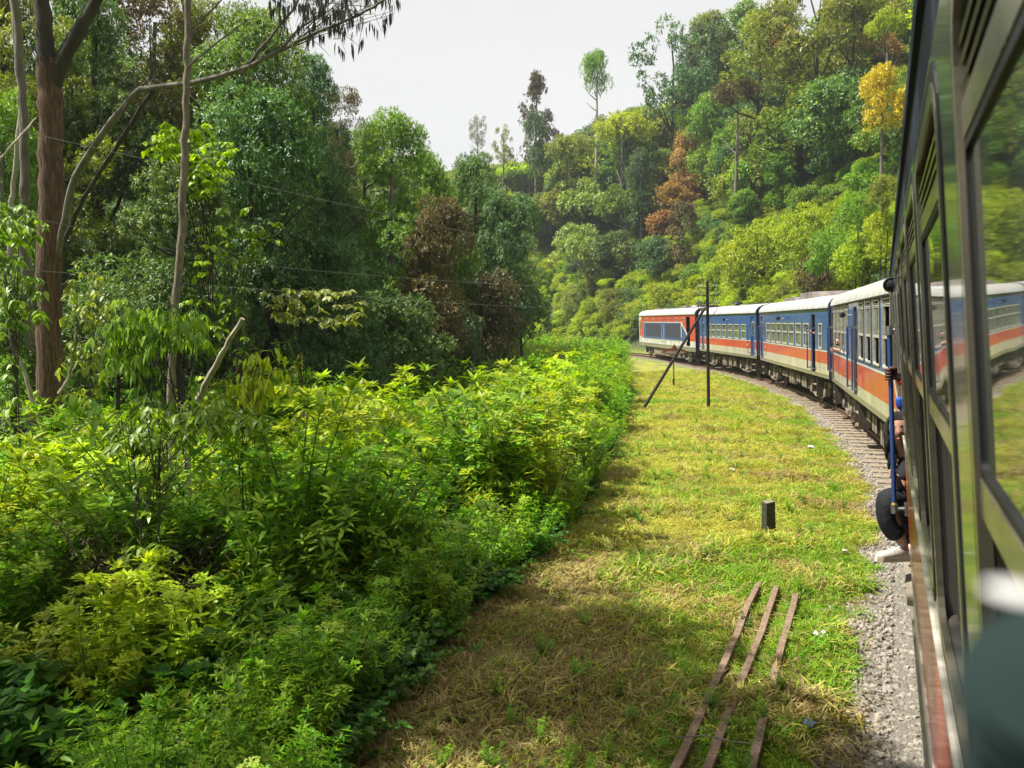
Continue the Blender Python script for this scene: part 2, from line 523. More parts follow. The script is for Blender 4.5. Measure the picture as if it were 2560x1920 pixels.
# ------------------------------------------------------------------ scattering of uncountable stuff (geometry nodes instances)
def rnd(seed): return np.random.RandomState(seed)
def scatter(name, pts, rot, scl, idx, protos, label=None):
    """one object: instances of the prototype meshes on points"""
    pc = bpy.data.collections.new(name + ' sources')
    for i, (me, ms) in enumerate(protos):
        o = bpy.data.objects.new('%s source %02d' % (name, i), me)
        pc.objects.link(o)
    me = bpy.data.meshes.new(name)
    n = len(pts)
    me.vertices.add(n); me.vertices.foreach_set('co', np.asarray(pts, np.float32).ravel())
    for nm, ty, arr, key in (('rot', 'FLOAT_VECTOR', rot, 'vector'), ('scl', 'FLOAT', scl, 'value'), ('pick', 'INT', idx, 'value')):
        a = me.attributes.new(nm, ty, 'POINT')
        a.data.foreach_set(key, np.asarray(arr, np.int32 if ty == 'INT' else np.float32).ravel())
    me.update()
    o = bpy.data.objects.new(name, me); COL.objects.link(o)
    ng = bpy.data.node_groups.new(name + ' scatter', 'GeometryNodeTree')
    ng.interface.new_socket('Geometry', in_out='INPUT', socket_type='NodeSocketGeometry')
    ng.interface.new_socket('Geometry', in_out='OUTPUT', socket_type='NodeSocketGeometry')
    n_ = ng.nodes; l_ = ng.links
    gi, go = n_.new('NodeGroupInput'), n_.new('NodeGroupOutput')
    ci = n_.new('GeometryNodeCollectionInfo'); ci.inputs['Collection'].default_value = pc
    ci.inputs['Separate Children'].default_value = True; ci.inputs['Reset Children'].default_value = True
    iop = n_.new('GeometryNodeInstanceOnPoints'); iop.inputs['Pick Instance'].default_value = True
    def na(nm, ty):
        a = n_.new('GeometryNodeInputNamedAttribute'); a.data_type = ty; a.inputs['Name'].default_value = nm; return a.outputs['Attribute']
    l_.new(gi.outputs[0], iop.inputs['Points']); l_.new(ci.outputs[0], iop.inputs['Instance'])
    l_.new(na('pick', 'INT'), iop.inputs['Instance Index'])
    l_.new(na('rot', 'FLOAT_VECTOR'), iop.inputs['Rotation'])
    l_.new(na('scl', 'FLOAT'), iop.inputs['Scale'])
    l_.new(iop.outputs[0], go.inputs[0])
    md = o.modifiers.new('scatter', 'NODES'); md.node_group = ng
    tag(o, label, kind='stuff')
    return o

HERO = []
def hides_hero(x, y, z, s):
    u, v = 1280 + F * x / y, 805 - F * (z - CAM_H) / y
    rr = s * F / y * .75
    for a, b, c, d, Yh in HERO:
        if y < Yh + 1 and a - rr < u < b + rr and c - rr < v < d + rr: return True
    return False

def unit(v): return v / (np.linalg.norm(v, axis=-1, keepdims=True) + 1e-9)

def leaves2(base, d, nrm, Ln, W, fold=.18):
    """simple folded leaf, 4 points 2 triangles"""
    n = len(base)
    s = unit(np.cross(d, nrm)); up = np.cross(s, d)
    Ln = np.broadcast_to(np.asarray(Ln, float), (n,))[:, None]; W = np.broadcast_to(np.asarray(W, float), (n,))[:, None]
    tip = base + d * Ln - up * Ln * .08
    l = base + d * Ln * .42 + s * W * .5 + up * W * fold
    r = base + d * Ln * .42 - s * W * .5 + up * W * fold
    v = np.stack([base, l, tip, r], 1).reshape(-1, 3)
    b = np.arange(n)[:, None] * 4
    f = np.concatenate([b + [0, 2, 1], b + [0, 3, 2]], 1).reshape(-1, 3)
    return v, f, 4
def leaves8(base, d, nrm, Ln, W, curl=.22, fold=.22):
    """curved lance or heart leaf, 8 points 8 triangles"""
    n = len(base)
    s = unit(np.cross(d, nrm)); up = np.cross(s, d)
    Ln = np.broadcast_to(np.asarray(Ln, float), (n,))[:, None]; W = np.broadcast_to(np.asarray(W, float), (n,))[:, None]
    def P(a, w, side):
        q = base + d * Ln * a - up * Ln * curl * a * a
        return q + s * W * w * side + up * W * fold * w * abs(side)
    v = np.stack([P(0, 0, 0), P(.28, .5, 1), P(.28, 0, 0), P(.28, .5, -1), P(.65, .36, 1), P(.65, 0, 0), P(.65, .36, -1), P(1, 0, 0)], 1).reshape(-1, 3)
    b = np.arange(n)[:, None] * 8
    T = [(0, 2, 1), (0, 3, 2), (1, 2, 5), (1, 5, 4), (2, 3, 6), (2, 6, 5), (4, 5, 7), (5, 6, 7)]
    f = np.concatenate([b + t for t in T], 1).reshape(-1, 3)
    return v, f, 8

def crown_mesh(name, seed, shape='round', NL=26, NC=60, NF=7, Ln=.05, W=.02, droop=.35, lob=(.26, .42)):
    r = rnd(seed)
    if shape == 'tall':
        z = r.uniform(-.85, .85, NL); rad = np.sqrt(np.clip(1 - (np.abs(z) ** 2.2), .05, 1)) * .62
        a = r.uniform(0, 6.28, NL); rr = rad * np.sqrt(r.uniform(.1, 1, NL))
        c = np.stack([rr * np.cos(a), rr * np.sin(a), z], 1)
    elif shape == 'cone':
        z = r.uniform(-.9, .9, NL); rad = (1 - z) * .42 + .06
        a = r.uniform(0, 6.28, NL); rr = rad * np.sqrt(r.uniform(.05, 1, NL))
        c = np.stack([rr * np.cos(a), rr * np.sin(a), z], 1)
    elif shape == 'open':
        a = r.uniform(0, 6.28, NL); rr = .8 * np.sqrt(r.uniform(.02, 1, NL)); z = r.uniform(-.7, .8, NL) * (1.05 - rr * .5)
        c = np.stack([rr * np.cos(a), rr * np.sin(a), z], 1)
    elif shape == 'umbrella':
        a = r.uniform(0, 6.28, NL); rr = .78 * np.sqrt(r.uniform(.02, 1, NL)); z = .45 - .7 * rr ** 2 + r.uniform(-.25, .15, NL)
        c = np.stack([rr * np.cos(a), rr * np.sin(a), z], 1)
    else:
        u = unit(r.normal(size=(NL, 3))); u[:, 2] = np.where(u[:, 2] < -.6, -u[:, 2], u[:, 2])
        c = u * (.70 * r.uniform(.35, 1, NL) ** .6)[:, None]
    lr = r.uniform(lob[0], lob[1], NL) * (1.0 if shape not in ('cone',) else (.75 - .3 * c[:, 2]))
    lt = r.uniform(-.16, .16, NL)
    nrm = unit(r.normal(size=(NL, NC, 3)) + np.array([0, 0, .42]))
    flat = np.array([1, 1, .72])
    cp = c[:, None, :] + nrm * flat * (lr[:, None] * r.uniform(.72, 1.1, (NL, NC)))[..., None]
    nn = np.repeat(nrm.reshape(-1, 3), NF, 0); pp = np.repeat(cp.reshape(-1, 3), NF, 0)
    n = len(pp)
    d = unit(nn * .55 + r.normal(size=(n, 3)) * .75 + np.array([0, 0, -droop]))
    up = unit(nn * .6 + np.array([0, 0, .9]) + r.normal(size=(n, 3)) * .3)
    pp = pp + r.normal(size=(n, 3)) * Ln * .25
    sz = r.uniform(.7, 1.25, n)
    v, f, k = leaves2(pp, d, up, Ln * sz, W * sz)
    tone = np.clip(.42 + np.repeat(lt, NC * NF) + r.normal(size=n) * .2 + np.repeat(r.normal(size=NL * NC) * .08, NF), 0, 1)
    return np_mesh(name, v, f, 3, np.repeat(tone, k))

# near family: leaves seen one by one; far family: bigger leaf sprays
NEAR = [crown_mesh('broadleaf crown', 100 + i, 'round', 26, 84, 9, .050, .021, .45, (.22, .36)) for i in range(4)]
NEARO = [crown_mesh('loose crown', 120 + i, 'open', 26, 46, 8, .05, .02, .3, (.16, .28)) for i in range(2)]
FAR = [crown_mesh('distant crown', 200 + i, 'round', 34, 60, 5, .062, .034, .15, (.18, .32)) for i in range(5)]
FARU = [crown_mesh('layered crown', 220 + i, 'umbrella', 34, 56, 5, .058, .032, .1, (.14, .26)) for i in range(3)]
FARO = [crown_mesh('open crown', 230 + i, 'open', 42, 36, 5, .05, .026, .15, (.10, .19)) for i in range(2)]
FART = [crown_mesh('tall crown', 240 + i, 'tall', 46, 46, 5, .06, .032, .2, (.14, .24)) for i in range(2)]
FARC = [crown_mesh('conical crown', 250 + i, 'cone', 46, 36, 5, .05, .026, .15, (.14, .24)) for i in range(2)]
BUSH = [crown_mesh('bush crown', 260 + i, 'round', 30, 56, 6, .06, .030, .0, (.2, .34)) for i in range(4)]
FAM = dict(near=NEAR, nearo=NEARO, far=FAR, umb=FARU, open=FARO, tall=FART, cone=FARC, bush=BUSH)

_rt = random.Random(5)
def trunk_mesh(base, top, w, h_bottom, r0, seed, limbs=6, lean=0):
    """trunk from base up into the crown, with limbs; local coordinates"""
    q = random.Random(seed)
    mb = MB()
    H = top
    cx, cy = q.uniform(-.06, .06) * w + lean, q.uniform(-.06, .06) * w
    pts = []
    for k in range(7):
        t = k / 6
        pts.append(Vector((cx * t ** 1.3 + q.uniform(-1, 1) * .02 * w * t, cy * t + q.uniform(-1, 1) * .02 * w, H * .88 * t - .3 * (k == 0))))
    mb.tube(pts, [r0 * (1.25 if k == 0 else 1 - .75 * k / 6) for k in range(7)], 8)
    for i in range(limbs):
        t = q.uniform(.35, .85); j = min(5, int(t * 6)); p = pts[j].lerp(pts[j + 1], t * 6 - j)
        if p.z < h_bottom * .6: p = pts[4].copy()
        an = q.uniform(0, 6.28); ln = w * q.uniform(.25, .45)
        e = p + Vector((math.cos(an) * ln, math.sin(an) * ln, ln * q.uniform(.4, 1.1)))
        m = p.lerp(e, .5) + Vector((0, 0, -ln * .1))
        rr = r0 * (1 - .7 * t)
        mb.tube([p, m, e], [rr * .6, rr * .4, rr * .12], 6)
    return mb

def tree(name, label, cat, base, top_z, width, fam, leaf, bark='grey', crown_frac=.8, group=None, seed=None, trunk_r=None, crown_dx=0, limbs=6, crown_lo=None):
    seed = seed if seed is not None else _rt.randrange(9999)
    q = random.Random(seed)
    root = empty(name, base)
    tag(root, label, cat, group)
    Ht = max(top_z - base[2], 1.0)
    hb = Ht * (1 - crown_frac) if crown_lo is None else min(max(crown_lo - base[2], -.6), Ht - .5)
    r0 = trunk_r if trunk_r else min(.32, max(.06, Ht * .014))
    if cat != 'bush' or True:
        trunk_mesh(base, Ht, width, hb, r0, seed, limbs, crown_dx).build('trunk', BARK[bark], root, smooth=True)
    ch = Ht - hb
    nc = 1 if fam in ('tall', 'cone', 'open', 'bush') else max(1, int(math.ceil(ch / (1.25 * width))))
    for ci in range(nc):
        me = q.choice(FAM[fam])
        c = bpy.data.objects.new('crown', me); COL.objects.link(c)
        c.parent = root
        if not me.materials: me.materials.append(LM[leaf])
        c.material_slots[0].link = 'OBJECT'; c.material_slots[0].material = LM[leaf]
        hz_ = ch / nc * (1.0 if nc == 1 else 1.25) / 2
        zc_ = hb + ch * (ci + .5) / nc if nc == 1 else hb + hz_ + (ch - 2 * hz_) * ci / (nc - 1)
        wf = 1.0 if ci == 0 or nc == 1 else q.uniform(.72, .9)
        c.location = (crown_dx + (q.uniform(-.12, .12) * width if nc > 1 else 0), 0, zc_)
        c.scale = (width / 2 * wf, width / 2 * wf * q.uniform(.85, 1.1), hz_ * 1.02)
        c.rotation_euler = (0, 0, q.uniform(0, 6.28))
    return root
# ------------------------------------------------------------------ trees on the hill to the right
HG = 'trees on the hillside above the line'
LG = 'trees of the dark wood on the left'
def hill_tree(name, label, x, yb, yt, w, fam, leaf, bark='grey', frac=.85, Y=None, cat='tree', group=HG, **kw):
    px = x * D
    h = hit(px, yb * D, Y * .62, Y * 1.35) if group != LG else None
    if h is None: h = at(px, yb * D, Y)
    Yd = h[1]
    # never closer to the line than the crown's own reach
    if group != LG:
        for _ in range(60):
            if lateral([h[0]], [Yd])[0] > 2.7 + w * D / F * Yd * .46: break
            Yd += 1.0; h = at(px, yb * D, Yd)
    if w < 400 and (Y == 118 or leaf in ('rust', 'gold', 'mist', 'pale') or fam in ('tall', 'cone') or 'young' in name or group == LG): HERO.append((px - w * D * .4, px + w * D * .4, yt * D, (yt + (yb - yt) * min(frac, 1) * .85) * D, Yd))
    z0 = tz(h[0], Yd)
    top, low = at(px, yt * D, Yd).z, at(px, (yt + (yb - yt) * frac) * D, Yd).z
    ww = w * D / F * Yd
    return tree(name, label, cat, (h[0], Yd, min(z0 - .1, low)), top, ww, fam, leaf, bark, frac, group, crown_lo=low, **kw)
LG = 'trees of the dark wood on the left'

HT = [
 # name, label, x, ybase, ytop, width, family, leaf, bark, frac, Y
 ('gum_tree', 'lone tall oval gum tree standing against the sky on the ridge', 1287, 330, 88, 78, 'bush', 'mid', 'pale', .64, 118),
 ('gum_tree', 'cone shaped brownish gum tree on the skyline, green at its foot', 1158, 380, 148, 150, 'cone', 'brown', 'grey', .94, 122),
 ('broadleaf_tree', 'dense green tree wrapped round the foot of the cone shaped gum', 1158, 430, 225, 76, 'round' and 'far', 'blue', 'grey', .9, 120),
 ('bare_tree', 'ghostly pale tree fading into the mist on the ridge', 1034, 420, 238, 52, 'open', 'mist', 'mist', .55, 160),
 ('young_tree', 'thin pale green tree beside the misty bare tree', 1086, 420, 262, 62, 'open', 'pale', 'grey', .7, 125),
 ('fern_tree', 'feathery bright tree low on the ridge below the thin pale one', 1120, 470, 330, 120, 'umb', 'bright', 'grey', .7, 118),
 ('spreading_tree', 'dark spreading tree with open limbs reaching left into the sky', 1455, 400, 18, 215, 'open', 'blue', 'dark', .78, 108),
 ('spreading_tree', 'second dark crown filling in behind the open limbed tree', 1530, 380, 30, 170, 'far', 'dark', 'dark', .8, 112),
 ('tall_tree', 'huge thin leaved tree with dark trunk rising above all others', 1775, 400, -70, 330, 'open', 'olive', 'dark', .72, 66),
 ('tall_tree', 'greyish olive crown just left of the huge dark trunked tree', 1640, 330, 0, 210, 'open', 'olive', 'dark', .75, 84),
 ('rusty_tree', 'tall rusty orange tree in the middle of the hillside', 1472, 500, 258, 112, 'far', 'rust', 'grey', 1.0, 92),
 ('rusty_tree', 'lower orange brown skirt of foliage at the left of the rusty tree', 1432, 540, 385, 120, 'far', 'rust', 'grey', 1.0, 88),
 ('rusty_tree', 'brown fading column of foliage under the rusty tree', 1475, 600, 430, 96, 'tall', 'brown', 'grey', .95, 84),
 ('rusty_tree', 'small rust tipped crown near the top edge of the hill', 1675, 190, 40, 120, 'far', 'rust', 'grey', .95, 98),
 ('rusty_tree', 'rust tinged crown left of the small rust tipped one', 1590, 290, 150, 120, 'umb', 'brown', 'grey', .85, 84),
 ('slim_tree', 'dark green tree with slim pale trunk bare at its foot', 1584, 520, 300, 140, 'far', 'blue', 'pale', .62, 80),
 ('broadleaf_tree', 'deep green rounded tree right of the rusty orange one', 1545, 470, 190, 150, 'far', 'mid', 'dark', .9, 90),
 ('broadleaf_tree', 'dark bluish tree between slim pale trunk and huge tree', 1655, 420, 170, 150, 'far', 'blue', 'dark', .9, 82),
 ('broadleaf_tree', 'dark crown immediately right of the huge trunk', 1850, 380, 120, 150, 'far', 'dark', 'dark', .9, 70),
 ('yellow_tree', 'golden yellow tree close to the carriage roof line', 1908, 345, 122, 140, 'bush', 'gold', 'grey', 1.0, 52),
 ('rusty_tree', 'brown orange crown just above the golden yellow tree', 1893, 170, 50, 130, 'far', 'rust', 'grey', 1.0, 84),
 ('bright_tree', 'bright green crown in the top corner beside the carriage roof', 1915, 160, 0, 110, 'umb', 'bright', 'grey', .8, 70),
 ('broadleaf_tree', 'dark tree behind the bright green corner crown', 1840, 200, -40, 170, 'far', 'olive', 'dark', .8, 76),
 ('canopy_tree', 'broad tree with pale flowering layered canopy low on the slope', 1262, 560, 355, 165, 'umb', 'pale', 'grey', .93, 104),
 ('canopy_tree', 'pale layered tree below the broad flowering one', 1250, 640, 455, 150, 'umb', 'pale', 'grey', .93, 98),
 ('canopy_tree', 'mid green layered tree right of the pale flowering pair', 1350, 560, 370, 140, 'umb', 'mid', 'grey', .93, 98),
 ('canopy_tree', 'yellow green tree on the ridge left of the lone oval gum', 1225, 420, 262, 120, 'umb', 'olive', 'grey', .93, 116),
 ('canopy_tree', 'yellow green tree on the ridge right of the lone oval gum', 1345, 400, 205, 160, 'umb', 'lime', 'grey', .93, 112),
 ('canopy_tree', 'olive crown on the ridge under the dark spreading tree', 1400, 440, 215, 120, 'far', 'mid', 'grey', .93, 108),
 ('canopy_tree', 'lime green layered tree in the upper middle of the slope', 1320, 480, 290, 150, 'umb', 'lime', 'grey', .93, 106),
 ('canopy_tree', 'dark green tree left of the rusty one', 1385, 560, 300, 100, 'far', 'blue', 'grey', .93, 100),
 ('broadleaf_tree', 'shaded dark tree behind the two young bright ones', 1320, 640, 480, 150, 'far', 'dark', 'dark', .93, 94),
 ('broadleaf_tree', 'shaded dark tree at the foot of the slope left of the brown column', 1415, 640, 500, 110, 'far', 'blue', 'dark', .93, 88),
 ('young_tree', 'young bright tree on a thin stem, left one of a pair', 1297, 625, 532, 66, 'umb', 'bright', 'pale', .62, 84),
 ('young_tree', 'young yellowish tree on a thin stem, right one of a pair', 1352, 625, 528, 62, 'umb', 'lime', 'pale', .62, 84),
 ('fern_tree', 'little tree fern with drooping yellow fronds', 1312, 660, 596, 60, 'umb', 'lime', 'dark', .5, 80),
 ('broadleaf_tree', 'rounded tree with reddish left edge above the bright bank', 1690, 500, 318, 120, 'far', 'mid', 'grey', .95, 62),
 ('broadleaf_tree', 'dark green tree in the hollow below the huge trunk', 1745, 520, 390, 110, 'far', 'mid', 'dark', .95, 60),
 ('broadleaf_tree', 'dark shrubby tree left of the rounded reddish edged one', 1615, 560, 400, 110, 'far', 'mid', 'dark', .95, 70),
 ('broadleaf_tree', 'dark tree at the foot of the golden yellow tree', 1880, 470, 330, 130, 'far', 'mid', 'dark', .95, 54),
 ('tall_tree', 'dense green tree filling the sky right of the huge trunk', 1830, 330, -60, 190, 'far', 'mid', 'dark', .95, 78),
 ('tall_tree', 'dense olive tree filling the sky left of the huge trunk', 1690, 340, -20, 190, 'far', 'olive', 'dark', .95, 112),
 ('tall_tree', 'dense tree behind the small rust tipped crown', 1600, 330, -15, 190, 'far', 'mid', 'dark', .95, 114),
 ('tall_tree', 'dense crown touching the top of the picture right of the open limbed tree', 1545, 300, 8, 150, 'far', 'olive', 'dark', .95, 116),
 ('broadleaf_tree', 'leafy tree low on the slope behind the leading power car', 1500, 660, 560, 110, 'far', 'mid', 'dark', .95, 86),
]
for h in HT:
    nm, lb, x, yb, yt, w, fam, leaf, bark, frac, Y = h
    hill_tree(nm, lb, x, yb, yt, w, fam, leaf, bark, frac, Y, seed=len(lb) * 7 + int(x))

BG = 'bushes on the bank behind the train'
BS = [
 ('tall bright yellow green bush above the second carriage roof', 1640, 640, 450, 190, 'bright', 44),
 ('bright bush spilling down right of the tallest bank bush', 1735, 600, 415, 150, 'bright', 42),
 ('lime bush with pale flower tips halfway up the bank', 1600, 640, 505, 130, 'lime', 50),
 ('mid green bush in the hollow above the third roof', 1790, 620, 470, 120, 'mid', 38),
 ('dark brown tangled bush just above the roof ventilator', 1760, 650, 545, 130, 'brown', 33),
 ('bright bush beside the carriage roof edge, lower one', 1860, 640, 500, 140, 'bright', 27),
 ('bright bush beside the carriage roof edge, upper one', 1910, 580, 440, 120, 'lime', 29),
 ('green bush under the dark tree near the roof edge', 1850, 520, 400, 130, 'mid', 38),
 ('olive bush right of the hollow, below the golden tree', 1905, 470, 365, 100, 'olive', 40),
 ('lime bush behind the rear part of the leading power car', 1500, 670, 585, 120, 'lime', 80),
 ('green bush behind the middle of the leading power car', 1440, 690, 600, 120, 'bright', 84),
 ('soft green bush behind the front of the leading power car', 1395, 720, 640, 90, 'mid', 88),
 ('bright bush at the very front of the train', 1352, 765, 680, 90, 'bright', 90),
 ('pale green bush rising above the bend of the line', 1285, 720, 625, 100, 'bright', 95),
 ('olive bush at the bend beside the little tree fern', 1325, 700, 615, 90, 'olive', 92),
 ('lime bush at the end of the dark trees by the bend', 1235, 720, 600, 80, 'pale', 90),
 ('green bush above the joint of third carriage and power car', 1555, 650, 555, 100, 'bright', 74),
 ('yellow green bush above the third carriage', 1600, 655, 580, 90, 'lime', 66),
 ('low bright bush at the grass edge before the bend', 1290, 800, 730, 110, 'bright', 74),
 ('low lime bush left of the one at the grass edge', 1225, 800, 715, 90, 'lime', 70),
]
for lb, x, yb, yt, w, leaf, Y in BS:
    hill_tree('bush', lb, x, yb, yt, w, 'bush', leaf, 'dark', 1.15, Y, 'bush', BG, seed=len(lb) * 3 + x, limbs=3, trunk_r=.06)

# ------------------------------------------------------------------ dark trees on the left
LG = 'trees of the dark wood on the left'
LT = [
 ('dense dark crown closing the top of the wood behind the arching branch', 580, 800, -30, 270, 27, 'near', 'mid', 'dark', .6),
 ('dense olive crown at the top of the wood beside the slender trunk', 450, 800, -30, 300, 29, 'near', 'olive', 'dark', .6),
 ('dense green crown at the top of the wood right of the big trunk', 230, 800, -90, 330, 26, 'near', 'dark', 'dark', .7),
 ('dense yellowish green crown in the top left corner', 40, 800, -120, 300, 25, 'near', 'olive', 'dark', .7),
 ('dark crown under the hanging gum leaves at the edge of the sky', 680, 780, 95, 160, 30, 'near', 'blue', 'dark', .8),
 ('green crown in the notch between the brown topped and the round topped tree', 790, 800, 232, 120, 35, 'near', 'mid', 'dark', .9),
 ('dark green crown stepping down right of the large leaved pair', 1020, 800, 305, 140, 41, 'near', 'dark', 'dark', .95),
 # label, x, ybase, ytop, width, Y, fam, leaf, bark, frac
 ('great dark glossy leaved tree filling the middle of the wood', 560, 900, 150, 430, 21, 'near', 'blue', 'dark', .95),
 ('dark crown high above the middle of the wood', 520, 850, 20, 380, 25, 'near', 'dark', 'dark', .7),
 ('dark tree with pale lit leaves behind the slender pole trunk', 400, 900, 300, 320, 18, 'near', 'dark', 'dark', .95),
 ('olive and yellow tinged crown at the top left behind the big trunk', 110, 800, -60, 420, 24, 'nearo', 'olive', 'grey', .8),
 ('thin brownish crown against the sky above the big trunk fork', 330, 700, -80, 360, 28, 'nearo', 'brown', 'grey', .7),
 ('dark crown at the far left behind the thin pale trunk', 10, 850, 150, 260, 20, 'near', 'mid', 'grey', .9),
 ('brown topped tree poking out at the shoulder of the wood', 745, 600, 175, 100, 33, 'nearo', 'brown', 'grey', .8),
 ('dark tree stepping down at the right shoulder of the wood', 700, 880, 240, 250, 27, 'near', 'blue', 'dark', .95),
 ('round topped large leaved green tree against the sky', 855, 860, 212, 190, 33, 'near', 'mid', 'grey', .9),
 ('large leaved green tree right of the round topped one', 960, 850, 285, 180, 36, 'near', 'mid', 'grey', .92),
 ('reddish brown leaved tree low in front of the large leaved pair', 935, 850, 400, 190, 30, 'near', 'brown', 'dark', .95),
 ('dark green tree where the wood meets the bright slope', 1090, 820, 380, 170, 40, 'near', 'blue', 'dark', .95),
 ('rounded dark tree at the right hand end of the wood', 1130, 790, 555, 165, 42, 'near', 'dark', 'dark', 1.0),
 ('brownish tree in front of the rounded end of the wood', 1050, 840, 560, 190, 36, 'near', 'brown', 'dark', 1.0),
 ('dark tree with pale leaf tips low in the middle of the wood', 720, 900, 480, 220, 22, 'near', 'blue', 'dark', 1.0),
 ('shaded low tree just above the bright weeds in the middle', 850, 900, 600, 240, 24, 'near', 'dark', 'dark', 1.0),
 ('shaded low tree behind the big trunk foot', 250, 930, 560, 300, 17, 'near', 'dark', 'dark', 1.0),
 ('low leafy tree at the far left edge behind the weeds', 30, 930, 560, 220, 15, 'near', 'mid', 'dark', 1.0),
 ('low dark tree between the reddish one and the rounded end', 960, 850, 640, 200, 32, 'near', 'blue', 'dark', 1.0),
]
for lb, x, yb, yt, w, Y, fam, leaf, bark, frac in LT:
    if x >= 600: w *= 1.18
    hill_tree('forest_tree', lb, x, yb, yt, w, fam, leaf, bark, frac, Y, 'tree', LG, seed=len(lb) * 5 + x)

# far-off wood behind, one mass
r = rnd(77)
pts, rot, scl, idx = [], [], [], []
def add_pt(x, y, dz, s, i):
    pts.append((x, y, tz(x, y) + dz)); rot.append((0, 0, r.uniform(0, 6.28))); scl.append(s); idx.append(i)
SKYL = ([900, 1030, 1100, 1180, 1230, 1290, 1340, 1400, 1460, 1540, 1640, 1960, 2300], [380, 352, 352, 335, 290, 240, 208, 195, 150, 25, -30, -120, -200])
for _ in range(4200):
    x, y = r.uniform(-32, 100), r.uniform(30, 178)
    d = float(lateral([x], [y])[0])
    if d < 13: continue
    u = 1280 + F * x / y
    s = r.uniform(2.4, 4.8)
    z0 = tz(x, y); zmax = at(u, float(np.interp(u / D, *SKYL)) * D, y).z
    zc = min(z0 + s * r.uniform(.9, 2.4), zmax - s * .95)
    if zc < z0 - s * .5: continue
    if hides_hero(x, y, zc, s): continue
    pts.append((x, y, zc)); rot.append((0, 0, r.uniform(0, 6.28))); scl.append(s); idx.append(r.randint(0, 8))
def proto_copy(me, leaf):
    c = me.copy(); c.materials.clear(); c.materials.append(LM[leaf]); return c
tag(scatter('hillside_wood', pts, rot, scl, idx, [(proto_copy(FAR[i % 5], l), None) for i, l in enumerate(['mid', 'dark', 'blue', 'olive', 'mid', 'olive', 'lime', 'mid'])]))
pts, rot, scl, idx = [], [], [], []
for _ in range(900):
    x, y = r.uniform(-50, 3), r.uniform(18, 80)
    xe_ = np.interp(y, EY, EX)
    if x > xe_ - 7.5: continue
    u = 1280 + F * x / y
    if u < -500: continue
    # crowns stay below the outline of the wood
    lim = np.interp(u / D, [-400, 200, 600, 700, 780, 860, 1000, 1100, 1190], [-100, -20, 90, 175, 230, 235, 315, 400, 600])
    zmax = at(u, lim * D, y).z
    s = r.uniform(1.6, 3.0)
    z0 = tz(x, y)
    zc = r.uniform(z0 + 1, max(z0 + 1.5, zmax - s * 1.1))
    if zc > 15: continue
    if hides_hero(x, y, zc, s * .8): continue
    pts.append((x, y, zc)); rot.append((0, 0, r.uniform(0, 6.28))); scl.append(s); idx.append(r.randint(0, 3))
scatter('wood_interior', pts, rot, scl, idx, [(proto_copy(NEAR[0], 'dark'), None), (proto_copy(NEAR[1], 'blue'), None), (proto_copy(NEAR[2], 'dark'), None)])

pts = [(-9, 5, 10), (-6.5, 7.2, 11), (-7, 3, 10), (-5, 4.6, 12), (-10, 7.5, 10), (-9, .5, 10), (-5, 1.5, 12)]
scatter('wood_beside_the_line', [(x, y, z) for x, y, z in pts], [(0, 0, i) for i in range(len(pts))], [2.3 + .3 * (i % 3) for i in range(len(pts))], [i % 2 for i in range(len(pts))], [(proto_copy(NEARO[0], 'mid'), None), (proto_copy(NEAR[3], 'dark'), None)])

# ground shrubs covering the hillside
pts, rot, scl, idx = [], [], [], []
for _ in range(17000):
    x, y = r.uniform(-60, 75), r.uniform(6, 165)
    pts.append((x, y, 0))
P_ = np.array(pts); dl_ = lateral(P_[:, 0], P_[:, 1]); zz = terrain(P_[:, 0], P_[:, 1])
keep = (dl_ > 3.7) & (dl_ < 75)
P_ = P_[keep]; dl_ = dl_[keep]; zz = zz[keep]
keep2 = r.uniform(size=len(P_)) < np.clip(1.25 - dl_ / 60, .25, 1)
P_, dl_, zz = P_[keep2], dl_[keep2], zz[keep2]
n = len(P_); s = r.uniform(.8, 1.9, n) * np.clip((dl_ - 2.3) / 2.2, .6, 1); P_[:, 2] = zz + s * .55
scatter('hillside_undergrowth', P_, np.stack([r.uniform(-.2, .2, n), r.uniform(-.2, .2, n), r.uniform(0, 6.28, n)], 1), s,
        np.where(r.uniform(size=n) < .9 - dl_ / 30, r.randint(0, 2, n), r.randint(2, 6, n)),
        [(proto_copy(BUSH[i % 4], l), None) for i, l in enumerate(['bright', 'lime', 'mid', 'mid', 'olive', 'blue'])])

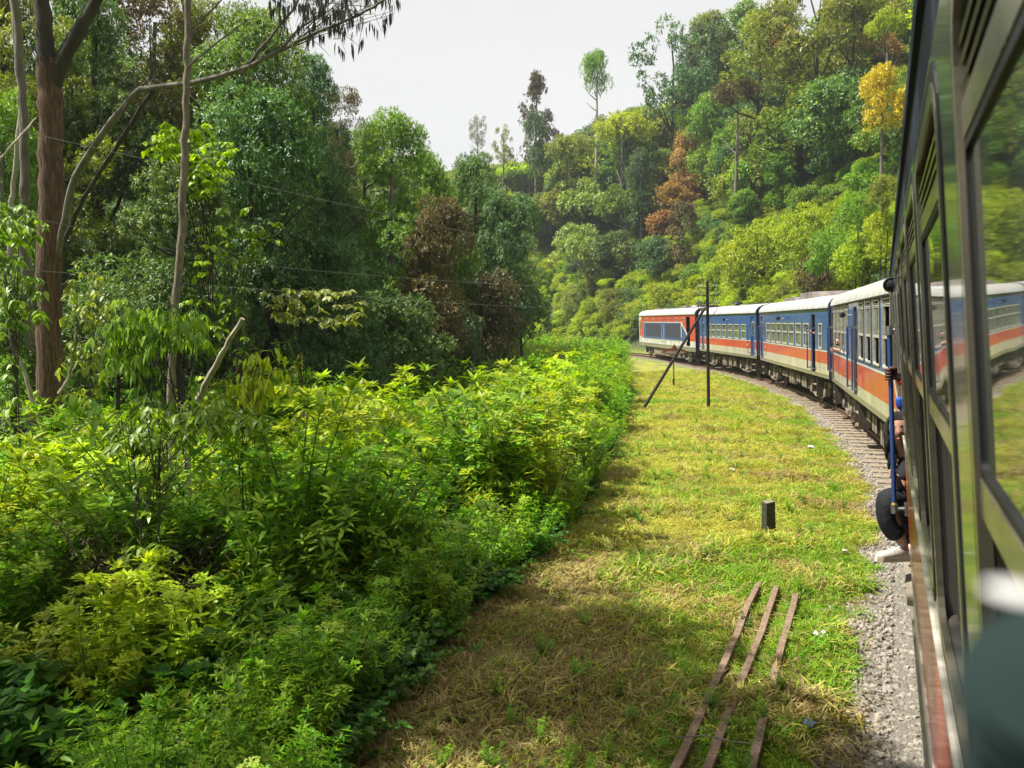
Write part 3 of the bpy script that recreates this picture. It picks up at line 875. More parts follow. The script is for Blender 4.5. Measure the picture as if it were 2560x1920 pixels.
# ------------------------------------------------------------------ weeds
def plant_mesh(name, seed, stems, height, whorls, per, Ln, W, spread, arch=.2, tipburst=6, flowers=0, leaf8=True, low=.15):
    q = rnd(seed)
    B, Dr, Nn, S_ = [], [], [], []
    tubes_v, tubes_f = [], []
    fl_v, fl_f = [], []
    nv = 0
    mbs = MB()
    for s in range(stems):
        a = q.uniform(0, 6.28); r0 = q.uniform(0, .12); h = height * q.uniform(.6, 1.0)
        lean = spread * q.uniform(.3, 1) * h
        p0 = np.array([r0 * np.cos(a), r0 * np.sin(a), 0]); dirh = np.array([np.cos(a), np.sin(a), 0])
        def pos(t): return p0 + dirh * lean * t ** 1.5 + np.array([0, 0, h * (t - arch * t ** 3)])
        stem = [pos(t) for t in np.linspace(0, 1, 5)]
        mbs.tube(stem, [.009, .008, .006, .004, .002], 4, 0, False)
        for w in range(whorls):
            t = low + (1 - low) * (w + q.uniform(0, .6)) / whorls
            p = pos(min(t, 1)); ph = q.uniform(0, 6.28)
            for k in range(per):
                an = ph + k * 2 * np.pi / per + q.uniform(-.3, .3)
                el = q.uniform(-.25, .75)
                d = np.array([np.cos(an) * np.cos(el), np.sin(an) * np.cos(el), np.sin(el)])
                B.append(p + d * .01); Dr.append(d); S_.append(q.uniform(.65, 1.15) * (1 - .25 * t))
                Nn.append(np.array([-np.cos(an) * .4, -np.sin(an) * .4, 1]) + q.normal(size=3) * .25)
        p = pos(1.0)
        for k in range(tipburst):
            an = k * 2 * np.pi / max(1, tipburst) + q.uniform(-.3, .3); el = q.uniform(.1, 1.2)
            d = np.array([np.cos(an) * np.cos(el), np.sin(an) * np.cos(el), np.sin(el)])
            B.append(p); Dr.append(d); S_.append(q.uniform(.5, .9)); Nn.append(np.array([0, 0, 1.]) - d * .5)
        if flowers and q.uniform() < flowers:
            for k in range(44):
                an = q.uniform(0, 6.28); rr = .12 * math.sqrt(q.uniform())
                c = p + np.array([rr * np.cos(an), rr * np.sin(an), .06 + q.uniform(-.008, .01) - rr * rr * 2])
                fl_v.append(c)
    B, Dr, Nn, S_ = map(np.array, (B, Dr, Nn, S_))
    v, f, k = (leaves8 if leaf8 else leaves2)(B, unit(Dr), unit(Nn), Ln * S_, W * S_)
    tone = np.repeat(np.clip(q.normal(.5, .2, len(B)) + (B[:, 2] / height - .6) * .25, 0, 1), k)
    sv = np.array(mbs.v); sf = np.array([t for a in mbs.f for t in ((a[0], a[1], a[2]), (a[0], a[2], a[3]))])
    V = np.concatenate([sv, v]); Fc = np.concatenate([sf, f + len(sv)]); T = np.concatenate([np.full(len(sv), .25), tone])
    mi = np.zeros(len(Fc), int)
    if fl_v:
        c = np.array(fl_v); m = len(c); sz = q.uniform(.013, .022, m)[:, None]
        off = np.array([[1, 0, 0], [0, 1, .2], [-1, 0, 0], [0, -1, -.2]])
        fv = (c[:, None, :] + off[None] * sz[:, :, None]).reshape(-1, 3); b = np.arange(m)[:, None] * 4 + len(V)
        ff = np.concatenate([b + [0, 1, 2], b + [0, 2, 3]], 1).reshape(-1, 3)
        V = np.concatenate([V, fv]); Fc = np.concatenate([Fc, ff]); T = np.concatenate([T, np.full(len(fv), .7)]); mi = np.concatenate([mi, np.ones(len(ff), int)])
    me = np_mesh(name, V, Fc, 3, T, mi)
    return me
def with_mats(me, *ms):
    me.materials.clear()
    for m in ms: me.materials.append(m)
    return me
WEED = [plant_mesh('weed', 300 + i, 10, 1.9, 13, 4, .150, .042, .34, .16, 8, .5 if i % 2 else 0.12) for i in range(5)]
BROAD = [plant_mesh('nettle', 320 + i, 10, 1.1, 7, 3, .14, .10, .7, .3, 5) for i in range(4)]
DEADP = [plant_mesh('dry stems', 340 + i, 16, 1.7, 6, 3, .06, .014, .5, .3, 3, 0, False) for i in range(2)]
BIGW = [with_mats(plant_mesh('tall weed', 360 + i, 7, 2.1, 10, 4, .20, .060, .30, .2, 8, .7), LM['bright'], LM['flower']) for i in range(2)]
YEL = plant_mesh('yellowing weed', 350, 8, 1.4, 9, 3, .13, .04, .5, .2, 6)
for m in WEED: with_mats(m, LM['weed'], LM['flower'])
for m in BROAD: with_mats(m, LM['broad'])
for m in DEADP: with_mats(m, LM['dead'])
with_mats(YEL, LM['lime'])

def edge_x(y): return float(np.interp(y, EY, EX))
pts, rot, scl, idx = [], [], [], []
r = rnd(9)
def wadd(x, y, s, i, tilt=.2):
    pts.append((x, y, tz(x, y) - .05)); rot.append((r.uniform(-tilt, tilt), r.uniform(-tilt, tilt), r.uniform(0, 6.28))); scl.append(s); idx.append(i)
mounds = []
for k in range(900):
    y = 2.2 + 88 * r.uniform() ** 2.0
    dx = r.uniform(.3, 13) if y > 6 else r.uniform(.3, 9)
    Rm = r.uniform(.55, 1.25) * (1 + y / 70)
    if any((m[0] - edge_x(y) + dx) ** 2 + (m[1] - y) ** 2 < (.62 * (m[2] + Rm)) ** 2 for m in mounds): continue
    x = edge_x(y) - dx - Rm * .35 * (dx < 1)
    if 1280 + F * x / y < -900: continue
    H_ = (.92 + .30 * np.clip(dx / 1.5, 0, 1)) * np.clip(.58 + (y - 2) / 12, .58, 1.12) * r.uniform(.8, 1.22) * (1.2 if 8.5 < y < 20 else 1)
    near_ = y < 8.2
    sp_ = r.choice(5, p=[.34, .14, .34, .06, .12]) if near_ else r.choice(5, p=[.66, .22, .04, .02, .06])
    mounds.append((x, y, Rm, H_, sp_))
mounds += [(-3.7, 9.2, .65, 1.6, 3), (-3.4, 8.4, .6, 1.5, 3), (-4.0, 9.9, .55, 1.55, 3)]
for mx, my, Rm, H_, sp_ in mounds:
    n_ = int(15 * Rm * Rm * (1.0 if my < 25 else .75)) + 5
    for k in range(n_):
        an, rr_ = r.uniform(0, 6.28), math.sqrt(r.uniform())
        x, y = mx + math.cos(an) * rr_ * Rm, my + math.sin(an) * rr_ * Rm
        if x > edge_x(y) - .02: continue
        hh = H_ * math.sqrt(1.05 - .80 * rr_ ** 2) * r.uniform(.85, 1.12)
        if sp_ != 3 and (x + 3.4) ** 2 + (y - 8.4) ** 2 < .9: hh *= .6
        if sp_ != 3 and -3.4 < x < -1.7 and 4.6 < y < 7.2: hh *= .66
        i = {0: r.choice([0, 1, 2, 3, 4]), 1: r.choice([12, 13]), 2: r.choice([5, 6, 7, 8]), 3: r.choice([9, 10]), 4: r.choice([11, 1, 3])}[int(sp_)]
        if i in (5, 6, 7, 8): hh *= 1.45
        if i in (9, 10): hh *= 1.15
        pts.append((x, y, tz(x, y) - .05)); tl = .34 * rr_
        rot.append((-math.sin(an) * tl + r.uniform(-.1, .1), math.cos(an) * tl + r.uniform(-.1, .1), r.uniform(0, 6.28))); scl.append(hh); idx.append(i)
# thin low cover between the mounds
for _ in range(1100):
    y = 1.8 + 60 * r.uniform() ** 1.8; x = edge_x(y) - r.uniform(.2, 12)
    wadd(x, y, r.uniform(.35, .6), r.choice([0, 2, 5, 6, 7, 8, 11]))
# skirt of low plants hanging over the grass edge
for _ in range(900):
    y = 4 + 40 * r.uniform() ** 1.6
    x = edge_x(y) - r.uniform(-.05, .55)
    wadd(x, y, r.uniform(.35, .75) * np.clip(.5 + y / 14, .5, 1), r.choice([0, 1, 2, 5, 6, 7, 8]), .35)
scatter('weed_thicket', pts, rot, scl, idx, [(m, None) for m in WEED + BROAD + DEADP + [YEL] + BIGW])

# tall grass clump leaning over the edge of the weeds
def blades(seed, n, R0, Lr, Wd, bend, up=.9):
    q = rnd(seed)
    V, Fc, T = [], [], []
    for i in range(n):
        a = q.uniform(0, 6.28); rr = R0 * math.sqrt(q.uniform()); L_ = q.uniform(*Lr); an = q.uniform(0, 6.28)
        d = np.array([math.cos(an), math.sin(an), 0]); s = np.array([-d[1], d[0], 0]) * Wd * q.uniform(.6, 1.2)
        p = np.array([rr * math.cos(a), rr * math.sin(a), 0]); b = bend * q.uniform(.3, 1.3)
        st_ = len(V)
        for t, w in ((0, .6), (.4, 1), (.75, .7), (1, 0)):
            c = p + d * L_ * b * t * t + np.array([0, 0, L_ * (up * t - .45 * b * t * t * t)])
            if w: V += [c + s * w, c - s * w]
            else: V += [c]
        o = st_
        Fc += [(o, o + 1, o + 3), (o, o + 3, o + 2), (o + 2, o + 3, o + 5), (o + 2, o + 5, o + 4), (o + 4, o + 5, o + 6)]
        T += [float(np.clip(q.normal(.5, .25), 0, 1))] * 7
    return V, Fc, T
def blade_mesh(name, *a, **k):
    v, f, t = blades(*a, **k)
    return np_mesh(name, np.array(v), np.array(f), 3, t)
cl = blade_mesh('grass_clump', 61, 260, .45, (.6, 1.5), .008, .55)
for (x, y_, s_, lb) in ((.55, 12.6, .95, 'clump of long arching grass leaning out of the weeds over the lawn'), (1.2, 15.2, .9, 'upright clump of long grass further along the weed edge')):
    o = link('grass_clump', cl, None, None, loc=(x, y_, tz(x, y_))); o.scale = (s_, s_, s_); tag(o, lb, 'grass clump')
cl.materials.append(LM['grass'])

# ------------------------------------------------------------------ mown grass and stones
TUFT = [with_mats(blade_mesh('tuft', 400 + i, 26, .10, (.04, .12), .0042, 1.1, up=.7), LM[l]) for i, l in enumerate(['grass', 'grass', 'ygrass', 'ygrass', 'straw', 'straw'])]
r = rnd(31)
ncand = 170000
u = r.uniform(size=ncand)
yy = 3.2 + 50 * u ** 2.1
xx = np.interp(yy, EY, EX) - .4 + r.uniform(size=ncand) * (3.6 + .27 * yy)
lt_ = lateral(xx, yy)
st, gr, sw = zone(xx, yy, lt_)
k = (lt_ < -1.2) & (r.uniform(size=ncand) > st * 1.03) & (r.uniform(size=ncand) < np.clip(.25 + 5.5 / yy, 0, 1))
for (ax_, ay_), (bx_, by_) in (((2.79, 9.75), (1.08, 5.6)), ((2.94, 9.57), (1.29, 5.6)), ((3.05, 9.29), (1.57, 5.6))):
    vx, vy = bx_ - ax_, by_ - ay_; tt_ = np.clip(((xx - ax_) * vx + (yy - ay_) * vy) / (vx * vx + vy * vy), .03, 1.5)
    k &= np.hypot(xx - ax_ - tt_ * vx, yy - ay_ - tt_ * vy) > .055
xx, yy, st, gr, sw = xx[k], yy[k], st[k], gr[k], sw[k]
n = len(xx); q = r.uniform(size=n)
pick = np.where(q < sw * .8, 4 + r.randint(0, 2, n), np.where(r.uniform(size=n) < gr * .95, r.randint(0, 2, n), 2 + r.randint(0, 2, n)))
pick = np.where(r.uniform(size=n) < .06, 4, pick)
scatter('mown_grass', np.stack([xx, yy, terrain(xx, yy)], 1), np.stack([r.uniform(-.5, .5, n), r.uniform(-.5, .5, n), r.uniform(0, 6.28, n)], 1),
        r.uniform(.5, 1.25, n) * (1 + yy / 60) * (1 + .55 * smooth_noise(xx, yy, 1.7, 71)) * np.where(yy < 13, 1.15, 1), pick, [(m, None) for m in TUFT])
rw = rnd(93); yy_ = 4.5 + 26 * rw.uniform(size=420) ** 1.4; xx_ = np.interp(yy_, EY, EX) + rw.uniform(size=420) * (3.2 + .26 * yy_)
k_ = lateral(xx_, yy_) < -2.3; xx_, yy_ = xx_[k_], yy_[k_]; n_ = len(xx_)
scatter('lawn_weeds', np.stack([xx_, yy_, terrain(xx_, yy_)], 1), np.stack([rw.uniform(-.3, .3, n_), rw.uniform(-.3, .3, n_), rw.uniform(0, 6.28, n_)], 1), rw.uniform(.09, .2, n_), rw.randint(0, 3, n_), [(BROAD[0], None), (WEED[0], None), (WEED[2], None)])
# longer straw lying about where the grass was cut
STR = with_mats(blade_mesh('straw', 420, 16, .16, (.12, .28), .004, 2.4, up=.28), LM['straw'])
n0 = 9000
yy = 4 + 16 * r.uniform(size=n0) ** 1.4; xx = np.interp(yy, EY, EX) - .2 + r.uniform(size=n0) * (3.0 + .3 * yy)
lt_ = lateral(xx, yy); st, gr, sw = zone(xx, yy, lt_)
k = (lt_ < -1.9) & (r.uniform(size=n0) < .15 + sw)
xx, yy = xx[k], yy[k]; n = len(xx)
scatter('cut_straw', np.stack([xx, yy, terrain(xx, yy) + .02], 1), np.stack([r.uniform(-.3, .3, n), r.uniform(-.3, .3, n), r.uniform(0, 6.28, n)], 1), r.uniform(.6, 1.3, n), np.zeros(n), [(STR, None)])

stone_m = mat('ballast stone', (.46, .41, .34), .9, var=.5, scale=9, bump=.5, bscale=30, col2=(.2, .18, .15))
stone_d = mat('dark ballast stone', (.27, .24, .20), .9, var=.5, scale=9, bump=.5, bscale=30)
def stone(seed):
    q = rnd(seed); bm = bmesh.new(); bmesh.ops.create_icosphere(bm, subdivisions=1, radius=1)
    for v in bm.verts:
        v.co *= q.uniform(.6, 1.15); v.co.z *= .7
    me = bpy.data.meshes.new('stone'); bm.to_mesh(me); bm.free()
    me.materials.append(stone_m if seed % 3 else stone_d); return me
r = rnd(41); n0 = 110000
tt = r.uniform(size=n0); 
segl = np.concatenate([[0], np.cumsum(np.hypot(*np.diff(TA, axis=0).T))])
s0 = float(np.interp(-2, TA[:60, 1], segl[:60])); s_ = s0 + 62 * tt ** 1.7
lx = np.interp(s_, segl, TA[:, 0]); ly = np.interp(s_, segl, TA[:, 1])
dx_, dy_ = np.interp(s_ + .3, segl, TA[:, 0]) - lx, np.interp(s_ + .3, segl, TA[:, 1]) - ly
ln = np.hypot(dx_, dy_); off = r.uniform(-2.6, 2.0, n0)
xx, yy = lx + off * dy_ / ln, ly - off * dx_ / ln
st, gr, sw = zone(xx, yy, off)
k = r.uniform(size=n0) < st + .02
xx, yy = xx[k], yy[k]; n = len(xx)
scatter('ballast', np.stack([xx, yy, terrain(xx, yy) + np.where(np.abs(off[k]) < 1.6, -.012, .008)], 1), r.uniform(0, 6.28, (n, 3)), r.uniform(.016, .042, n), r.randint(0, 6, n), [(stone(i), None) for i in range(6)])
# ------------------------------------------------------------------ the track
rail_m = mat('rusty rail', (.16, .09, .055), .6, .3, var=.5, scale=14)
wood_m = mat('weathered sleeper', (.38, .30, .21), .9, var=.5, scale=6, bump=.6, bscale=30, stretch=(1, 6, 1), col2=(.12, .09, .065))
trk = empty('railway_track', (4.6, 10, 0))
tag(trk, 'curving broad gauge railway track with rusty rails and wooden sleepers in pale ballast', 'railway track')
def rail_mesh(off):
    prof = [(-.035, 0), (.035, 0), (.035, -.035), (.012, -.045), (.012, -.095), (.065, -.105), (.065, -.114), (-.065, -.114), (-.065, -.105), (-.012, -.095), (-.012, -.045), (-.035, -.035)]
    mb = MB(); n = len(prof)
    for i in range(len(TRK)):
        t = (TRK[min(i + 1, len(TRK) - 1)] - TRK[max(i - 1, 0)]).normalized(); nn = Vector((t.y, -t.x))
        for u, z in prof:
            p = TRK[i] + nn * (off + u); mb.v.append((p.x - 4.6, p.y - 10, z))
    for i in range(len(TRK) - 1):
        for k in range(n):
            j = (k + 1) % n
            mb.f.append((i * n + k, i * n + j, (i + 1) * n + j, (i + 1) * n + k)); mb.m.append(0)
    return mb
for off in (-.84, .84): rail_mesh(off).build('rail', rail_m, trk, smooth=True)
slm = None
s = s0 - 2
k = 0
while s < s0 + 130:
    px_ = float(np.interp(s, segl, TA[:, 0])); py_ = float(np.interp(s, segl, TA[:, 1]))
    qx = float(np.interp(s + .3, segl, TA[:, 0])) - px_; qy = float(np.interp(s + .3, segl, TA[:, 1])) - py_
    if k < 6:
        q = random.Random(k)
        mb = MB(); mb.box(-1.58 + q.uniform(-.07, .07), 1.5 + q.uniform(-.05, .05), -.115, .115, -.28, -.115)
        o = mb.build('sleeper', wood_m, trk, bevel=.012)
        if k == 0: SLM = []
        SLM.append(o.data)
    else:
        o = link('sleeper', SLM[k % 6], trk)
    o.location = (px_ - 4.6, py_ - 10, .004 * math.sin(k * 2.3) - .002); o.rotation_euler = (0, 0, math.atan2(qy, qx) - math.pi / 2 + .02 * math.sin(k * 1.7))
    if py_ < 11.5: o.location.z -= .05; o.location.x += .22
    s += .66; k += 1

# ------------------------------------------------------------------ train materials
def paint(name, col, rough=.32, dirt=(.12, .10, .08), amt=.22, **kw):
    return mat(name, col, rough, 0, var=.18, scale=1.6, dirt=dirt, dirt_amt=amt, coat=.4, bump=.06, bscale=3, stretch=(1.5, 1, .2), **kw)
M = {
 'blue': paint('blue paint', (.008, .085, .34), amt=.12),
 'navy': paint('old blue paint', (.045, .085, .24), .22),
 'pillar': mat('blue grey window pillar paint', (.012, .03, .085), .16, 0, var=.3, scale=3, coat=.6, ior=1.5, bump=.03, bscale=2),
 'end': paint('dark blue end paint', (.008, .03, .12), .35),
 'red': paint('orange red stripe paint', (.72, .036, .020), amt=.3),
 'cream': paint('cream stripe paint', (.70, .65, .53), amt=.34),
 'white': paint('off white paint', (.78, .78, .74)),
 'sill': paint('olive grey sole bar', (.26, .25, .17), .6),
 'roof': paint('cream roof paint', (.62, .64, .65), .65, (.3, .26, .2), .3),
 'roofdark': mat('grimy grey roof sheet', (.22, .19, .17), .8, var=.5, scale=2.5),
 'frame0': mat('olive cream window frame', (.15, .14, .10), .28, 0, var=.3, scale=9, dirt=(.10, .08, .06), dirt_amt=.3, coat=.3),
 'gutter': mat('matt navy gutter paint', (.006, .014, .04), .75),
 'frame': mat('cream window frame', (.52, .50, .42), .45, 0, var=.25, scale=6, dirt=(.2, .17, .13), dirt_amt=.15),
 'rubber': mat('black rubber seal', (.012, .012, .012), .55),
 'under': mat('oily underframe', (.055, .047, .04), .75, .1, var=.6, scale=5, dirt=(.16, .12, .08), dirt_amt=.15),
 'underl': mat('dusty underframe box', (.26, .22, .16), .85, 0, var=.5, scale=3),
 'steel': mat('worn steel', (.4, .4, .4), .35, .9, var=.3, scale=20),
 'dark': mat('dark interior', (.018, .018, .02), .8),
 'inside': mat('interior wall panel', (.12, .11, .09), .7),
 'grille': mat('dark slate grille', (.045, .05, .085), .5),
 'black': mat('black enamel', (.015, .015, .016), .35),
 'bluerail': mat('blue handrail', (.03, .07, .22), .3, 0, coat=.5),
 'yellowtip': mat('yellow rail end', (.7, .5, .05), .4),
}
def glass_mat(name, tint, ior, wav):
    m, nt, p, out = new_mat(name); N, L = nt.nodes, nt.links
    p.inputs['Base Color'].default_value = (*tint, 1); p.inputs['Roughness'].default_value = .03; p.inputs['IOR'].default_value = ior
    tc = N.new('ShaderNodeTexCoord'); mp = N.new('ShaderNodeMapping'); mp.inputs['Scale'].default_value = (1.5, 1, 3.5)
    n = N.new('ShaderNodeTexNoise'); n.inputs['Scale'].default_value = 2.4; n.inputs['Detail'].default_value = 1.5
    L.new(tc.outputs['Object'], mp.inputs['Vector']); L.new(mp.outputs['Vector'], n.inputs['Vector'])
    b = N.new('ShaderNodeBump'); b.inputs['Strength'].default_value = wav; b.inputs['Distance'].default_value = .01
    L.new(n.outputs['Fac'], b.inputs['Height']); L.new(b.outputs['Normal'], p.inputs['Normal'])
    return m
M['glass'] = glass_mat('window glass', (.035, .045, .04), 2.1, .10)
M['glassnear'] = glass_mat('old window glass', (.05, .06, .05), 2.3, .05)
M['glassfar'] = glass_mat('bright window glass', (.10, .12, .08), 2.6, .2)

def wall(mb, x0, x1, bands, openings, y=0.0, th=.06):
    """outer wall with real openings; bands: [(z0,z1,mat)], openings: [(xa,xb,za,zb)]"""
    xs_ = sorted(set([x0, x1] + [v for o in openings for v in o[:2]]))
    zs_ = sorted(set([b[0] for b in bands] + [b[1] for b in bands] + [v for o in openings for v in o[2:4]]))
    for i in range(len(xs_) - 1):
        for j in range(len(zs_) - 1):
            xa, xb, za, zb = xs_[i], xs_[i + 1], zs_[j], zs_[j + 1]
            cx, cz = (xa + xb) / 2, (za + zb) / 2
            if any(o[0] < cx < o[1] and o[2] < cz < o[3] for o in openings): continue
            mi = 0
            for b in bands:
                if b[0] < cz < b[1]: mi = b[2]
            mb.add([(xa, y, za), (xb, y, za), (xb, y, zb), (xa, y, zb)], [(0, 1, 2, 3)], mi)
            mb.add([(xa, y - th, za), (xb, y - th, za), (xb, y - th, zb), (xa, y - th, zb)], [(3, 2, 1, 0)], 5)
    for xa, xb, za, zb in openings:
        mb.add([(xa, y, za), (xb, y, za), (xb, y, zb), (xa, y, zb), (xa, y - th, za), (xb, y - th, za), (xb, y - th, zb), (xa, y - th, zb)],
               [(0, 4, 5, 1), (1, 5, 6, 2), (2, 6, 7, 3), (3, 7, 4, 0)], 5)

def roof_profile(ze, w=2.9, hgt=.52, lip=.03):
    pts = [(lip, ze), (lip, ze + .03), (lip - .03, ze + .16), (-.10, ze + .29), (-.28, ze + .39), (-.65, ze + .47), (-w / 2, ze + hgt)]
    return pts + [(-w - y, z) for y, z in reversed(pts[:-1])]

def roof(x0, x1, ze, root, m, lip=.03):
    prof = roof_profile(ze, lip=lip); n = len(prof); mb = MB()
    nseg = 8
    for i in range(nseg + 1):
        x = x0 + (x1 - x0) * i / nseg
        for y, z in prof: mb.v.append((x, y, z))
    for i in range(nseg):
        for k in range(n - 1):
            mb.f.append((i * n + k, (i + 1) * n + k, (i + 1) * n + k + 1, i * n + k + 1)); mb.m.append(0)
    mb.f.append(tuple(range(n))); mb.m.append(0)
    mb.f.append(tuple(nseg * n + k for k in reversed(range(n)))); mb.m.append(0)
    return mb.build('roof', m, root, smooth=True)

BOGIE = {}
def bogie(root, x):
    b = empty('bogie'); b.parent = root; b.location = (x, -1.45, 0)
    if not BOGIE:
        mb = MB()
        for sy in (-1, 1):
            y = sy * 1.12
            mb.prism([(-1.55, .42), (-1.3, .55), (-.6, .48), (-.45, .38), (.45, .38), (.6, .48), (1.3, .55), (1.55, .42), (1.55, .60), (1.25, .74), (-1.25, .74), (-1.55, .60)], y - .06, y + .06, 0)
            for ax in (-1.1, 1.1):
                mb.box(ax - .16, ax + .16, y - .12, y + .12, .33, .62, 0)
                mb.lathe([(.10, -.14 * 1), (.13, .1)], 'y', (ax, y + .05 * sy, .46), 12, 1)
                for s2 in (-.3, .3): mb.lathe([(.075, .56), (.075, .84)], 'z', (ax + s2, y, 0), 10, 1)
            mb.lathe([(.12, .40), (.12, .92)], 'z', (0, y, 0), 12, 1)
            mb.box(-.25, .25, y - .14, y + .14, .30, .40, 1)
            mb.tube([(-.95, y + .08 * sy, .34), (-.5, y + .1 * sy, .25), (.5, y + .1 * sy, .25), (.95, y + .08 * sy, .34)], .025, 6, 1)
        mb.box(-.3, .3, -1.05, 1.05, .45, .80, 0)
        BOGIE['f'] = mb.build('bogie_frame', [M['under'], M['underl']], b)
        w = MB()
        for sy in (-1, 1):
            w.lathe([(.10, -.07), (.40, -.055), (.44, -.06), (.445, .02), (.47, .05), (.47, .07), (.10, .065)] if sy > 0 else [(.10, -.065), (.47, -.07), (.47, -.05), (.445, -.02), (.44, .06), (.40, .055), (.10, .07)], 'y', (0, sy * .82, 0), 24, 0)
        w.lathe([(.08, -.85), (.08, .85)], 'y', (0, 0, 0), 10, 0)
        o = w.build('wheel', M['under'], b, smooth=True); o.location = (-1.1, 0, .445); BOGIE['w'] = o
        o2 = link('wheel', o.data, b); o2.location = (1.1, 0, .445)
    else:
        link('bogie_frame', BOGIE['f'].data, b)
        for ax in (-1.1, 1.1):
            o = link('wheel', BOGIE['w'].data, b); o.location = (ax, 0, .445)

def handrail(root, x, z0, z1, out=.10, m='bluerail', r_=.017):
    mb = MB()
    mb.tube([(x, out, z0), (x, out, z1)], r_, 10, 0)
    for z in (z0 + .03, z1 - .03):
        mb.box(x - .02, x + .02, -.0, out + .02, z - .018, z + .018, 1)
        mb.box(x - .05, x + .05, .001, .014, z - .05, z + .05, 1)
    return mb.build('handrail', [M[m], M['steel']], root, smooth=True)

def coach_root(name, label, k, cat='railway carriage', group='carriages of the blue and red train'):
    thd, d, tilt, t0, t1 = CARS[k]
    P0, e, y, z = car_frame(thd, d, tilt)
    tc_ = (t0 + t1) / 2
    root = empty(name); tag(root, label, cat, group)
    mw = Matrix.Identity(4)
    for i in range(3):
        mw[i][0], mw[i][1], mw[i][2] = e[i], y[i], z[i]
        mw[i][3] = (P0 + e * tc_)[i]
    root.matrix_world = mw
    return root, tc_, t0 - tc_, t1 - tc_, mw

PANES = {}
def sash_window(root, xa, xb, z0, z1, zm, fm='frame', glass='glassfar', th=.012):
    w = .055
    fr = MB(); fr.ring(xa - .02, xb + .02, z0 - .02, z1 + .02, w, -.02, th, .09)
    fr.box(xa + w * .6, xb - w * .6, -.022, th - .003, zm - .03, zm + .03)
    f = fr.build('window', M[fm], root)
    for a, b_ in ((z0, zm - .032), (zm + .032, z1)):
        g = MB(); g.box(xa + w * .5, xb - w * .5, -.030, -.024, a, b_); g.build('pane', M[glass], f)
    # dark rubber outline
    ru = MB(); ru.ring(xa - .032, xb + .032, z0 - .032, z1 + .032, .012, .0005, .005, .10); ru.build('seal', M['rubber'], f)
    return f

def louvre_window(root, xa, xb, z0, z1, zl, zr, open_low=True, open_top=False, th=.014, glass='glass', slots=3, fm='frame', rail_h=.035, apron=0, s=1.0):
    fr = MB(); w = .035 if s == 1 else .026; S_ = s
    fr.ring(xa - .02, xb + .02, z0 - .02, z1 + .02, w, -.045 * s, th * s, .08)
    fr.ring(xa - .045, xb + .045, z0 - .045, z1 + .045, .024, .0, .008 * s, .10, 1)
    f = fr.build('window', [M[fm], M['rubber']], root)
    # louvre slats near the top
    hh = (z1 - w - zl) / slots
    for k in range(slots):
        s = MB(); za = zl + hh * k
        s.add([(xa + .012, -.004 * S_, za + .004), (xb - .012, -.004 * S_, za + .004), (xb - .012, -.03 * S_, za + hh * .8), (xa + .012, -.03 * S_, za + hh * .8),
               (xa + .012, -.010 * S_, za), (xb - .012, -.010 * S_, za), (xb - .012, -.036 * S_, za + hh * .8 - .004), (xa + .012, -.036 * S_, za + hh * .8 - .004)],
              [(0, 1, 2, 3), (7, 6, 5, 4), (0, 4, 5, 1), (3, 2, 6, 7), (0, 3, 7, 4), (1, 5, 6, 2)])
        s.build('slat', M[fm], f)
    if apron:
        s = MB(); s.box(xa + .012, xb - .012, -.03 * S_, -.006 * S_, zl - apron, zl - .012); s.build('header_panel', M[fm], f)
    s = MB(); s.box(xa + .012, xb - .012, -.045 * S_, -.002 * S_, zr - rail_h, zr); s.build('sash_rail', M[fm], f)
    if not open_top:
        g = MB(); g.box(xa + .01, xb - .01, -.034 * S_, -.028 * S_, zr, zl - apron - .006); g.build('pane', M[glass], f)
    if not open_low:
        g = MB(); g.box(xa + .01, xb - .01, -.034 * S_, -.028 * S_, z0, zr - rail_h); g.build('pane', M[glass], f)
    ga = MB(); ga.ring(xa + .004, xb - .004, zr - .002, zl - apron, .010, -.03 * S_, -.012 * S_, .02); ga.build('seal', M['rubber'], f)
    for xx_ in (xa + .06, xb - .06):
        s = MB(); s.box(xx_ - .012, xx_ + .012, -.044, -.030, z0 + .01, zr - rail_h); s.build('track', M['steel'], f)
    return f

